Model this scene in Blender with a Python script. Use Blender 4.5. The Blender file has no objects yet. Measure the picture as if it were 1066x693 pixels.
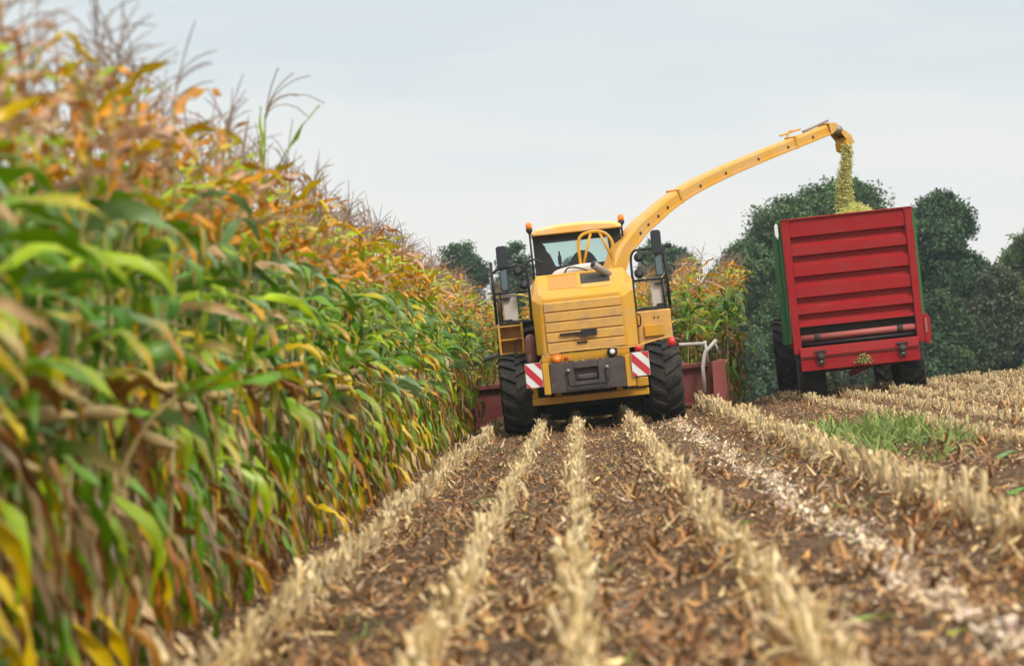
import bpy, bmesh, math, random
import numpy as np
from mathutils import Vector, Matrix

R = math.radians
S = bpy.context.scene
COL = S.collection

# ------------------------------------------------------------------ camera
cam_d = bpy.data.cameras.new("camera")
cam_d.sensor_width = 36.0
cam_d.lens = 100.0
cam_d.shift_x = -67.0 / 1066.0
cam_d.shift_y = 23.5 / 1066.0
cam_d.clip_start = 0.1
cam_d.clip_end = 6000
cam_d.dof.use_dof = True
cam_d.dof.focus_distance = 44.5
cam_d.dof.aperture_fstop = 2.9
cam = bpy.data.objects.new("camera", cam_d)
cam.location = (0, 0, 1.18)
cam.rotation_euler = (R(90), 0, 0)
COL.objects.link(cam)
S.camera = cam

# ------------------------------------------------------------------ sky, sun, exposure
SUN_EL, SUN_AZ = R(50), R(152)          # azimuth clockwise from +Y: behind the camera, to the right
W = bpy.data.worlds.new("World")
S.world = W
W.use_nodes = True
nt = W.node_tree
nt.nodes.clear()
wo = nt.nodes.new("ShaderNodeOutputWorld")
sky = nt.nodes.new("ShaderNodeTexSky")
sky.sky_type = 'NISHITA'
sky.sun_disc = False
sky.sun_elevation = SUN_EL
sky.sun_rotation = SUN_AZ
b_sky = nt.nodes.new("ShaderNodeBackground")
b_sky.inputs[1].default_value = 0.09
nt.links.new(sky.outputs[0], b_sky.inputs[0])
tc = nt.nodes.new("ShaderNodeTexCoord")
sep = nt.nodes.new("ShaderNodeSeparateXYZ")
nt.links.new(tc.outputs['Generated'], sep.inputs[0])
ramp = nt.nodes.new("ShaderNodeValToRGB")     # the cloud deck: warm white low, blue grey higher
e = ramp.color_ramp.elements
e[0].position = 0.0; e[0].color = (0.89, 0.87, 0.835, 1)
e[1].position = 0.13; e[1].color = (0.70, 0.77, 0.80, 1)
x = e.new(0.045); x.color = (0.87, 0.865, 0.845, 1)
x = e.new(0.09); x.color = (0.80, 0.83, 0.835, 1)
x = e.new(0.3); x.color = (1.15, 1.16, 1.15, 1)
x = e.new(0.6); x.color = (1.6, 1.6, 1.58, 1)
x = e.new(0.95); x.color = (1.9, 1.89, 1.86, 1)
mp = nt.nodes.new("ShaderNodeMapping")
mp.inputs['Scale'].default_value = (4.0, 4.0, 26.0)
nt.links.new(tc.outputs['Generated'], mp.inputs[0])
nz = nt.nodes.new("ShaderNodeTexNoise")
nz.inputs['Scale'].default_value = 1.6
nz.inputs['Detail'].default_value = 4
nt.links.new(mp.outputs[0], nz.inputs['Vector'])
ma = nt.nodes.new("ShaderNodeMath"); ma.operation = 'MULTIPLY_ADD'
ma.inputs[1].default_value = 0.13; ma.inputs[2].default_value = -0.065
nt.links.new(nz.outputs[0], ma.inputs[0])
ad = nt.nodes.new("ShaderNodeMath"); ad.operation = 'ADD'
nt.links.new(sep.outputs[2], ad.inputs[0]); nt.links.new(ma.outputs[0], ad.inputs[1])
nt.links.new(ad.outputs[0], ramp.inputs[0])
b_cl = nt.nodes.new("ShaderNodeBackground")
b_cl.inputs[1].default_value = 1.0
nt.links.new(ramp.outputs[0], b_cl.inputs[0])
mx = nt.nodes.new("ShaderNodeMixShader")
mx.inputs[0].default_value = 0.93
nt.links.new(b_sky.outputs[0], mx.inputs[1]); nt.links.new(b_cl.outputs[0], mx.inputs[2])
nt.links.new(mx.outputs[0], wo.inputs[0])

sun_d = bpy.data.lights.new("sun", 'SUN')
sun_d.energy = 2.6
sun_d.angle = R(14)
sun_d.color = (1.0, 0.94, 0.83)
sun = bpy.data.objects.new("sun", sun_d)
dvec = Vector((math.sin(SUN_AZ) * math.cos(SUN_EL), math.cos(SUN_AZ) * math.cos(SUN_EL), math.sin(SUN_EL)))
sun.rotation_euler = dvec.to_track_quat('Z', 'Y').to_euler()
COL.objects.link(sun)

S.view_settings.view_transform = 'Standard'
S.view_settings.look = 'None'
S.view_settings.gamma = 1
S.view_settings.use_curve_mapping = False
S.view_settings.exposure = 0.05
S.render.engine = 'CYCLES'
S.cycles.use_denoising = True
S.cycles.max_bounces = 8
S.cycles.transparent_max_bounces = 12
S.cycles.volume_bounces = 0

# ------------------------------------------------------------------ materials
def mat(name, color, rough=0.5, metal=0.0, spec=0.5, dirt=None, dirt_amt=0.5, dirt_scale=4.0, bump=0.0, bump_scale=30.0, coat=0.0, emit=None):
    m = bpy.data.materials.new(name)
    m.use_nodes = True
    n = m.node_tree
    p = n.nodes['Principled BSDF']
    p.inputs['Roughness'].default_value = rough
    p.inputs['Metallic'].default_value = metal
    p.inputs['Specular IOR Level'].default_value = spec
    if coat:
        p.inputs['Coat Weight'].default_value = coat
        p.inputs['Coat Roughness'].default_value = 0.15
    tcn = n.nodes.new('ShaderNodeTexCoord')
    if dirt:
        a = n.nodes.new('ShaderNodeTexNoise'); a.inputs['Scale'].default_value = dirt_scale
        a.inputs['Detail'].default_value = 8; a.inputs['Roughness'].default_value = 0.65
        n.links.new(tcn.outputs['Object'], a.inputs['Vector'])
        r = n.nodes.new('ShaderNodeValToRGB')
        r.color_ramp.elements[0].position = 0.42; r.color_ramp.elements[0].color = (0, 0, 0, 1)
        r.color_ramp.elements[1].position = 0.75; r.color_ramp.elements[1].color = (dirt_amt,) * 3 + (1,)
        n.links.new(a.outputs[0], r.inputs[0])
        mixn = n.nodes.new('ShaderNodeMix'); mixn.data_type = 'RGBA'
        mixn.inputs['A'].default_value = (*color, 1); mixn.inputs['B'].default_value = (*dirt, 1)
        n.links.new(r.outputs[0], mixn.inputs['Factor'])
        n.links.new(mixn.outputs['Result'], p.inputs['Base Color'])
        rr = n.nodes.new('ShaderNodeMapRange')
        rr.inputs['To Min'].default_value = rough; rr.inputs['To Max'].default_value = min(1, rough + 0.35)
        n.links.new(r.outputs[0], rr.inputs['Value'])
        n.links.new(rr.outputs[0], p.inputs['Roughness'])
    else:
        p.inputs['Base Color'].default_value = (*color, 1)
    if bump:
        b = n.nodes.new('ShaderNodeTexNoise'); b.inputs['Scale'].default_value = bump_scale; b.inputs['Detail'].default_value = 5
        n.links.new(tcn.outputs['Object'], b.inputs['Vector'])
        bn = n.nodes.new('ShaderNodeBump'); bn.inputs['Strength'].default_value = bump; bn.inputs['Distance'].default_value = 0.02
        n.links.new(b.outputs[0], bn.inputs['Height']); n.links.new(bn.outputs[0], p.inputs['Normal'])
    if emit:
        p.inputs['Emission Color'].default_value = (*emit, 1); p.inputs['Emission Strength'].default_value = 0.3
    return m

M = {
 'yellow': mat('yellow_paint', (0.60, 0.30, 0.012), 0.42, spec=0.35, dirt=(0.36, 0.21, 0.08), dirt_amt=0.5, dirt_scale=3.2, coat=0.12),
 'yellow_dusty': mat('dusty_yellow_paint', (0.58, 0.295, 0.014), 0.5, spec=0.35, dirt=(0.42, 0.28, 0.12), dirt_amt=0.8, dirt_scale=3, coat=0.05),
 'yellow_deep': mat('deep_yellow_paint', (0.52, 0.21, 0.02), 0.5, dirt=(0.36, 0.2, 0.08), dirt_amt=0.6),
 'rust_red': mat('stained_red', (0.13, 0.03, 0.028), 0.6, dirt=(0.28, 0.17, 0.13), dirt_amt=0.8, dirt_scale=9),
 'yellow_worn': mat('worn_yellow_paint', (0.62, 0.34, 0.07), 0.5, dirt=(0.36, 0.22, 0.12), dirt_amt=0.8, dirt_scale=5),
 'spout': mat('spout_paint', (0.58, 0.29, 0.025), 0.45, spec=0.35, dirt=(0.5, 0.36, 0.2), dirt_amt=0.8, dirt_scale=2.2, coat=0.1),
 'roof': mat('roof_paint', (0.74, 0.42, 0.10), 0.4, dirt=(0.6, 0.5, 0.36), dirt_amt=0.6, dirt_scale=3),
 'red': mat('red_paint', (0.29, 0.0045, 0.007), 0.5, spec=0.25, dirt=(0.24, 0.035, 0.028), dirt_amt=0.7, dirt_scale=2.6),
 'red_lamp': mat('red_lens', (0.6, 0.02, 0.015), 0.2),
 'dark_red': mat('dull_red_paint', (0.15, 0.017, 0.015), 0.6, dirt=(0.17, 0.08, 0.055), dirt_amt=0.7, dirt_scale=3.5),
 'pink_red': mat('faded_red_paint', (0.36, 0.085, 0.07), 0.6, dirt=(0.3, 0.13, 0.1), dirt_amt=0.6, dirt_scale=4),
 'green': mat('green_paint', (0.012, 0.13, 0.025), 0.45, dirt=(0.1, 0.14, 0.06), dirt_amt=0.5, dirt_scale=3),
 'white': mat('white_paint', (0.72, 0.72, 0.70), 0.5, dirt=(0.5, 0.45, 0.38), dirt_amt=0.35, dirt_scale=6),
 'sign_red': mat('sign_red', (0.5, 0.015, 0.03), 0.5, dirt=(0.35, 0.06, 0.06), dirt_amt=0.35, dirt_scale=6),
 'pale': mat('pale_grey_metal', (0.52, 0.47, 0.43), 0.5, dirt=(0.4, 0.33, 0.27), dirt_amt=0.6, dirt_scale=5),
 'steel': mat('worn_steel', (0.24, 0.21, 0.18), 0.45, metal=0.3, dirt=(0.3, 0.24, 0.18), dirt_amt=0.6),
 'black': mat('black_metal', (0.012, 0.012, 0.014), 0.55, spec=0.35, dirt=(0.06, 0.05, 0.04), dirt_amt=0.3),
 'plastic': mat('dark_plastic', (0.02, 0.026, 0.03), 0.35),
 'mirror': mat('mirror_glass', (0.16, 0.2, 0.22), 0.12, metal=0.8),
 'weight': mat('counterweight_paint', (0.05, 0.036, 0.034), 0.6, dirt=(0.13, 0.095, 0.085), dirt_amt=0.75, dirt_scale=5, bump=0.15),
 'rubber': mat('tyre_rubber', (0.013, 0.013, 0.014), 0.8, spec=0.3, dirt=(0.11, 0.08, 0.052), dirt_amt=0.6, dirt_scale=5, bump=0.2),
 'under': mat('greasy_shaded_chassis', (0.03, 0.025, 0.022), 0.8, dirt=(0.1, 0.075, 0.05), dirt_amt=0.5),  # grime, plus underside and opening shade put into the dark base
 'amber': mat('amber_lens', (0.85, 0.22, 0.015), 0.25),
 'lens': mat('clear_lens', (0.6, 0.6, 0.58), 0.2),
 'seat': mat('seat_fabric', (0.035, 0.03, 0.027), 0.85),
 'straw': mat('straw_debris', (0.42, 0.34, 0.13), 0.9, dirt=(0.2, 0.2, 0.05), dirt_amt=0.9, dirt_scale=30, bump=0.8, bump_scale=40),
}

def glass_mat():
    m = bpy.data.materials.new('tinted_glass'); m.use_nodes = True
    n = m.node_tree; n.nodes.clear()
    o = n.nodes.new('ShaderNodeOutputMaterial')
    t = n.nodes.new('ShaderNodeBsdfTransparent'); t.inputs[0].default_value = (0.86, 0.93, 0.92, 1)
    g = n.nodes.new('ShaderNodeBsdfGlossy'); g.inputs['Roughness'].default_value = 0.03
    f = n.nodes.new('ShaderNodeFresnel'); f.inputs[0].default_value = 1.45
    x = n.nodes.new('ShaderNodeMixShader')
    n.links.new(f.outputs[0], x.inputs[0]); n.links.new(t.outputs[0], x.inputs[1]); n.links.new(g.outputs[0], x.inputs[2])
    n.links.new(x.outputs[0], o.inputs[0])
    return m
M['glass'] = glass_mat()

def veg_mat(name, rough=0.45, trans=0.3, spec=0.5, var=0.35, scale=6.0, sat=1.0):
    """surface colour from the per-leaf colour attribute, broken up by noise, with some light let through"""
    m = bpy.data.materials.new(name); m.use_nodes = True
    n = m.node_tree
    p = n.nodes['Principled BSDF']; o = n.nodes['Material Output']
    a = n.nodes.new('ShaderNodeAttribute'); a.attribute_name = 'Col'
    g = n.nodes.new('ShaderNodeNewGeometry')
    z = n.nodes.new('ShaderNodeTexNoise'); z.inputs['Scale'].default_value = scale; z.inputs['Detail'].default_value = 3
    n.links.new(g.outputs['Position'], z.inputs['Vector'])
    mr = n.nodes.new('ShaderNodeMapRange'); mr.inputs['From Min'].default_value = 0.25; mr.inputs['From Max'].default_value = 0.75
    mr.inputs['To Min'].default_value = 1 - var; mr.inputs['To Max'].default_value = 1 + var
    n.links.new(z.outputs[0], mr.inputs[0])
    h = n.nodes.new('ShaderNodeHueSaturation'); h.inputs['Saturation'].default_value = sat
    n.links.new(mr.outputs[0], h.inputs['Value']); n.links.new(a.outputs['Color'], h.inputs['Color'])
    p.inputs['Roughness'].default_value = rough; p.inputs['Specular IOR Level'].default_value = spec
    n.links.new(h.outputs[0], p.inputs['Base Color'])
    if trans:
        t = n.nodes.new('ShaderNodeBsdfTranslucent'); n.links.new(h.outputs[0], t.inputs[0])
        x = n.nodes.new('ShaderNodeMixShader'); x.inputs[0].default_value = trans
        n.links.new(p.outputs[0], x.inputs[1]); n.links.new(t.outputs[0], x.inputs[2]); n.links.new(x.outputs[0], o.inputs[0])
    return m
M['maize'] = veg_mat('maize_leaf', 0.36, 0.3, 0.5, sat=1.16)
M['dry'] = veg_mat('dry_stalk', 0.75, 0.12, 0.3)
M['residue'] = veg_mat('dry_residue', 0.7, 0.1, 0.4, scale=10)
M['tree_leaf'] = veg_mat('tree_leaf', 0.6, 0.2, 0.3, var=0.45, scale=0.9)
M['weed'] = veg_mat('weed_leaf', 0.5, 0.3, 0.4)
M['forage'] = veg_mat('chopped_forage', 0.8, 0.15, 0.3, scale=20)
M['bark'] = mat('bark', (0.09, 0.07, 0.05), 0.9, dirt=(0.05, 0.05, 0.03), dirt_amt=0.8, bump=0.6, bump_scale=14)

# ------------------------------------------------------------------ naming helpers
def tag(o, label=None, cat=None, group=None, kind=None):
    if label: o['label'] = label
    if cat: o['category'] = cat
    if group: o['group'] = group
    if kind: o['kind'] = kind
    return o

def empty(name, loc=(0, 0, 0), rot=(0, 0, 0)):
    o = bpy.data.objects.new(name, None)
    o.empty_display_size = 0.3
    o.location = loc; o.rotation_euler = rot
    COL.objects.link(o)
    return o

def link(name, me, parent=None):
    o = bpy.data.objects.new(name, me)
    COL.objects.link(o)
    if parent: o.parent = parent
    return o

# ------------------------------------------------------------------ hard-surface mesh builder
class MB:
    def __init__(s):
        s.v = []; s.f = []; s.mi = []; s.sm = []; s.m = 0
    def add(s, vs, fs, smooth=False):
        b = len(s.v); s.v += [tuple(p) for p in vs]
        for f in fs:
            s.f.append([b + i for i in f]); s.mi.append(s.m); s.sm.append(smooth)
        return s
    def box(s, x0, x1, y0, y1, z0, z1):
        vs = [(x, y, z) for z in (z0, z1) for y in (y0, y1) for x in (x0, x1)]
        return s.add(vs, [(0, 2, 3, 1), (4, 5, 7, 6), (0, 1, 5, 4), (2, 6, 7, 3), (0, 4, 6, 2), (1, 3, 7, 5)])
    def hexa(s, vs):
        return s.add(vs, [(0, 2, 3, 1), (4, 5, 7, 6), (0, 1, 5, 4), (2, 6, 7, 3), (0, 4, 6, 2), (1, 3, 7, 5)])
    def loft(s, rings, smooth=False, caps=True):
        n = len(rings[0]); vs = [p for r in rings for p in r]; fs = []
        for i in range(len(rings) - 1):
            for j in range(n):
                k = (j + 1) % n
                fs.append((i * n + j, i * n + k, (i + 1) * n + k, (i + 1) * n + j))
        if caps:
            fs.append(tuple(reversed(range(n)))); fs.append(tuple(range((len(rings) - 1) * n, len(rings) * n)))
        return s.add(vs, fs, smooth)
    def prism_y(s, poly, y0, y1):      # polygon in x,z pushed along y
        return s.loft([[(x, y0, z) for x, z in poly], [(x, y1, z) for x, z in poly]])
    def prism_x(s, poly, x0, x1):      # polygon in y,z pushed along x
        return s.loft([[(x0, y, z) for y, z in poly], [(x1, y, z) for y, z in poly]])
    def tube(s, pts, r, seg=8, caps=True, r1=None):
        pts = [Vector(p) for p in pts]; n = len(pts); rings = []
        up = None
        for i, p in enumerate(pts):
            t = (pts[min(i + 1, n - 1)] - pts[max(i - 1, 0)]).normalized()
            if up is None:
                up = Vector((0, 0, 1)) if abs(t.z) < 0.9 else Vector((0, 1, 0))
            a = t.cross(up).normalized(); b = a.cross(t).normalized(); up = b
            rr = r if r1 is None else r + (r1 - r) * i / (n - 1)
            rings.append([p + (a * math.cos(2 * math.pi * k / seg) + b * math.sin(2 * math.pi * k / seg)) * rr for k in range(seg)])
        return s.loft(rings, True, caps)
    def lathe(s, prof, c=(0, 0, 0), axis='z', seg=20):
        rings = []
        for r, h in prof:
            ring = []
            for k in range(seg):
                a = 2 * math.pi * k / seg
                u, v = r * math.cos(a), r * math.sin(a)
                p = (u, v, h) if axis == 'z' else ((h, u, v) if axis == 'x' else (v, h, u))
                ring.append((p[0] + c[0], p[1] + c[1], p[2] + c[2]))
            rings.append(ring)
        return s.loft(rings, True, True)
    def build(s, name, mats, parent=None, bevel=0.0, segs=2, auto=True):
        me = bpy.data.meshes.new(name)
        me.from_pydata(s.v, [], s.f)
        if not isinstance(mats, (list, tuple)): mats = [mats]
        for m in mats: me.materials.append(m)
        me.polygons.foreach_set('material_index', s.mi)
        me.polygons.foreach_set('use_smooth', s.sm)
        bm = bmesh.new(); bm.from_mesh(me); bmesh.ops.recalc_face_normals(bm, faces=bm.faces); bm.to_mesh(me); bm.free()
        me.update()
        o = link(name, me, parent)
        if bevel:
            b = o.modifiers.new('bevel', 'BEVEL'); b.width = bevel; b.segments = segs; b.limit_method = 'ANGLE'; b.angle_limit = R(40)
        return o

def arc(pts, n=6):
    """smooth a coarse polyline (Catmull-Rom)"""
    P = [Vector(p) for p in pts]; out = []
    for i in range(len(P) - 1):
        p0, p1, p2, p3 = P[max(i - 1, 0)], P[i], P[i + 1], P[min(i + 2, len(P) - 1)]
        for k in range(n):
            t = k / n
            out.append(0.5 * ((2 * p1) + (p2 - p0) * t + (2 * p0 - 5 * p1 + 4 * p2 - p3) * t * t + (3 * p1 - p0 - 3 * p2 + p3) * t ** 3))
    out.append(P[-1])
    return out

# ------------------------------------------------------------------ numpy plant meshes: V (n,3), F (m,4), C (n,3)
def np_mesh(name, V, F, C, m):
    me = bpy.data.meshes.new(name)
    V = np.asarray(V, np.float32); F = np.asarray(F, np.int32)
    me.vertices.add(len(V)); me.vertices.foreach_set('co', V.ravel())
    me.loops.add(F.size); me.loops.foreach_set('vertex_index', F.ravel())
    me.polygons.add(len(F))
    me.polygons.foreach_set('loop_start', np.arange(0, F.size, 4, dtype=np.int32))
    me.polygons.foreach_set('use_smooth', np.ones(len(F), bool))
    ca = me.color_attributes.new('Col', 'FLOAT_COLOR', 'POINT')
    ca.data.foreach_set('color', np.hstack([np.asarray(C, np.float32), np.ones((len(V), 1), np.float32)]).ravel())
    me.materials.append(m)
    me.update(calc_edges=True)
    return me

class PM:                                # gathers pieces of plant
    def __init__(s): s.V = []; s.F = []; s.C = []; s.n = 0
    def add(s, V, F, C):
        s.V.append(V); s.F.append(np.asarray(F) + s.n); s.C.append(C); s.n += len(V)
    def get(s): return np.vstack(s.V), np.vstack(s.F), np.vstack(s.C)
    def mesh(s, name, m): return np_mesh(name, *s.get(), m)

def grid_faces(rows, cols):
    i = np.arange(rows - 1)[:, None] * cols + np.arange(cols - 1)[None, :]
    i = i.ravel()
    return np.stack([i, i + 1, i + cols + 1, i + cols], 1)

def ring_faces(rows, n):
    i = np.arange(rows - 1)[:, None]; j = np.arange(n)[None, :]
    k = (j + 1) % n
    return np.stack([(i * n + j), (i * n + k), ((i + 1) * n + k), ((i + 1) * n + j)], -1).reshape(-1, 4)

def np_tube(path, rad, col, n=5):
    path = np.asarray(path, float); m = len(path)
    t = np.gradient(path, axis=0); t /= np.linalg.norm(t, axis=1)[:, None] + 1e-9
    ref = np.array([0.31, 0.95, 0.05])
    a = np.cross(t, ref); a /= np.linalg.norm(a, axis=1)[:, None] + 1e-9
    b = np.cross(a, t)
    ang = np.arange(n) * 2 * np.pi / n
    rad = np.broadcast_to(np.asarray(rad, float), (m,))
    V = path[:, None] + (a[:, None] * np.cos(ang)[None, :, None] + b[:, None] * np.sin(ang)[None, :, None]) * rad[:, None, None]
    col = np.asarray(col, float)
    C = np.repeat(np.broadcast_to(col, (m, 3)), n, 0)
    return V.reshape(-1, 3), ring_faces(m, n), C

PAL = {k: np.array(v) for k, v in dict(
    green=(0.115, 0.235, 0.015), deep=(0.065, 0.16, 0.02), blue=(0.16, 0.25, 0.10), lime=(0.29, 0.40, 0.018),  # blue: pale grey-green leaf backs, with glints put into the colour
    yellow=(0.60, 0.42, 0.025), orange=(0.60, 0.30, 0.08), rust=(0.36, 0.155, 0.05), brown=(0.19, 0.088, 0.027), leafb=(0.38, 0.195, 0.058), dark=(0.10, 0.06, 0.032),
    tan=(0.48, 0.34, 0.19), grey=(0.30, 0.22, 0.14), pinktan=(0.52, 0.33, 0.22), straw=(0.66, 0.48, 0.21), cream=(0.72, 0.56, 0.31)).items()}

def pick(rng, w):
    k = list(w); p = np.array([w[i] for i in k], float)
    return PAL[k[rng.choice(len(k), p=p / p.sum())]]

def leaf(rng, base, az, L, Wd, e0, droop, pw, twist, c0, c1, seg=8, wav=0.012, fold=0.25, kink=None, edge=None):
    s = np.linspace(0, 1, seg + 1)
    el = e0 - droop * s ** pw
    if kink is not None: el = np.maximum(el - 1.3 * np.clip((s - kink) * 9, 0, 1), -1.75)
    azs = az + twist * 0.35 * s
    d = np.stack([np.cos(el) * np.cos(azs), np.cos(el) * np.sin(azs), np.sin(el)], 1)
    P = base + np.vstack([[0, 0, 0], np.cumsum((d[1:] + d[:-1]) / 2, 0) * (L / seg)])
    side = np.stack([-np.sin(azs), np.cos(azs), np.zeros_like(s)], 1)
    nrm = np.cross(side, d)
    tw = twist * s
    sd = side * np.cos(tw)[:, None] + nrm * np.sin(tw)[:, None]
    nn = np.cross(sd, d)
    w = Wd * 0.5 * np.clip((s * 5 + 0.35), 0, 1) * np.clip(1 - s ** 2.6, 0.03, 1)
    ph = rng.uniform(0, 6.3, 2)
    e1 = wav * np.sin(s * 17 + ph[0]); e2 = wav * np.sin(s * 15 + ph[1])
    Lf = P + sd * w[:, None] - nn * (w * fold + e1)[:, None] * -1
    Rt = P - sd * w[:, None] - nn * (w * fold + e2)[:, None] * -1
    V = np.stack([Lf, P, Rt], 1).reshape(-1, 3)
    mixf = np.clip((s - 0.45) / 0.5, 0, 1)[:, None]
    c = c0 * (1 - mixf) + c1 * mixf
    ce = c if edge is None else c * 0.3 + edge * 0.7
    C = np.stack([ce, c * 1.15 + 0.01, ce if rng.random() < 0.6 else c], 1).reshape(-1, 3)
    return V, grid_faces(seg + 1, 3), C

def maize(seed, seg=9, nleaf=20, edge=True, tube_n=6, green=1.0):
    """one maize plant, about 2.4 m to the top leaf: returns its parts"""
    rng = np.random.default_rng(seed)
    H = rng.uniform(2.22, 2.45)
    bx, by = rng.normal(0, 0.05, 2)
    zz = np.linspace(0, 1, 8 if seg > 5 else 4)
    path = np.stack([bx * zz ** 2, by * zz ** 2, zz * H], 1)
    def at(z):
        t = z / H; return np.array([bx * t * t, by * t * t, z])
    cs = PAL['tan'] * (1 - zz[:, None]) + (PAL['lime'] * 0.5 + PAL['tan'] * 0.5) * zz[:, None]
    st = PM(); st.add(*np_tube(path, 0.014 - 0.009 * zz, cs, tube_n))
    lv = PM()
    a0 = rng.uniform(0, 6.3)
    hs = np.concatenate([np.linspace(0.12, 0.84, nleaf - 5), np.linspace(0.86, 0.99, 5)]) * H
    for i, h in enumerate(hs):
        t = h / H
        az = a0 + math.pi * i + rng.normal(0, 0.9)
        if t > 0.83:
            c = pick(rng, dict(orange=3.6, rust=1.2, yellow=3.0, lime=2.6, pinktan=3, tan=1.6))
            L = rng.uniform(0.22, 0.46); Wd = rng.uniform(0.032, 0.058); e0 = rng.uniform(0.4, 1.25); dr = rng.uniform(0.3, 1.7)
        elif t > 0.42:
            c = pick(rng, dict(green=5 * green, deep=2 * green, blue=3 * green, lime=2.4, yellow=0.8, brown=0.4, orange=0.4, tan=0.6))
            L = rng.uniform(0.36, 0.62); Wd = rng.uniform(0.064, 0.104); e0 = rng.uniform(0.75, 1.4); dr = e0 + rng.uniform(0.7, 1.6)
        else:
            w_ = dict(green=3, deep=1.2, blue=1.4, lime=2.2, yellow=1.3, brown=1.0, tan=1.3, rust=0.7) if t > 0.25 else dict(green=2.6, deep=1.0, lime=1.8, yellow=1.4, brown=1.8, tan=2, rust=0.8, leafb=1.1)
            c = pick(rng, w_)
            L = rng.uniform(0.36, 0.66); Wd = rng.uniform(0.05, 0.092); e0 = rng.uniform(-0.1, 0.9); dr = e0 + rng.uniform(1.4, 1.8)
        dead = c[0] > c[1] * 1.1
        c1 = c * 0.9
        ed = None
        if rng.random() < (0.4 if not dead else 0.2):
            c1 = pick(rng, dict(yellow=2, orange=1, brown=1.4, tan=1.6))
            if rng.random() < 0.5: ed = pick(rng, dict(yellow=2.5, lime=1.5, tan=0.7))
        c = c * rng.uniform(0.8, 1.2)
        tw = rng.normal(0, 0.9) if not dead else rng.normal(0, 1.6)
        kk = rng.uniform(0.3, 0.65) if rng.random() < 0.3 else None
        lv.add(*leaf(rng, at(h), az, L, Wd * (0.75 if dead and t < 0.8 else 1), e0, dr, rng.uniform(0.6, 1.2) if t > 0.45 else rng.uniform(0.25, 0.6), tw, c, c1, seg,
                     0.013 if not dead else 0.02, 0.3 if not dead else 0.6, kk, ed))
    if edge:                               # dry sheaths and broken leaves hanging along the lower stalk
        for k in range(9):
            h = rng.uniform(0.3, 1.3)
            c = pick(rng, dict(brown=3, tan=2.6, rust=1.1, leafb=2, grey=0.8, yellow=0.7, green=1.3, lime=0.5)) * rng.uniform(0.7, 1.15)
            lv.add(*leaf(rng, at(h), rng.uniform(0, 6.3), rng.uniform(0.35, 0.7), rng.uniform(0.022, 0.05), 0.2,
                         rng.uniform(1.6, 1.95), 0.3, rng.normal(0, 1.6), c, c * 0.85, max(4, seg - 2), 0.016, 0.5))
    ts = PM()
    top = at(H)
    ct = np.array([0.30, 0.205, 0.15]) * rng.uniform(0.8, 1.25)
    nb = rng.integers(4, 8)
    n = 6 if seg > 5 else 4
    for k in range(nb + 1):
        s = np.linspace(0, 1, n)
        L = rng.uniform(0.18, 0.30) if k else rng.uniform(0.3, 0.42)
        az = rng.uniform(0, 6.3); e0 = 1.5 if k == 0 else rng.uniform(0.85, 1.35); dr = rng.uniform(0.1, 0.3) if k == 0 else rng.uniform(0.3, 1.3)
        el = e0 - dr * s
        d = np.stack([np.cos(el) * np.cos(az), np.cos(el) * np.sin(az), np.sin(el)], 1)
        P = top + np.array([0, 0, 0.12 * k / nb]) + np.vstack([[0, 0, 0], np.cumsum(d[1:], 0) * L / (n - 1)])
        r = np.full(n, 0.0034); r[0] = 0.0026; r[-1] = 0.002
        ts.add(*np_tube(P, r, ct * rng.uniform(0.85, 1.2), 3))
    er = PM()
    h = rng.uniform(0.95, 1.2); az = rng.uniform(0, 6.3); el = rng.uniform(-0.7, 0.9)
    s = np.linspace(0, 1, 7)
    d = np.array([math.cos(el) * math.cos(az), math.cos(el) * math.sin(az), math.sin(el)])
    P = at(h) + d[None, :] * (0.03 + s[:, None] * 0.24)
    er.add(*np_tube(P, np.array([0.010, 0.024, 0.030, 0.031, 0.027, 0.017, 0.004]), PAL['straw'] * rng.uniform(0.6, 0.95), 8))
    return st, lv, ts, er

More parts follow.
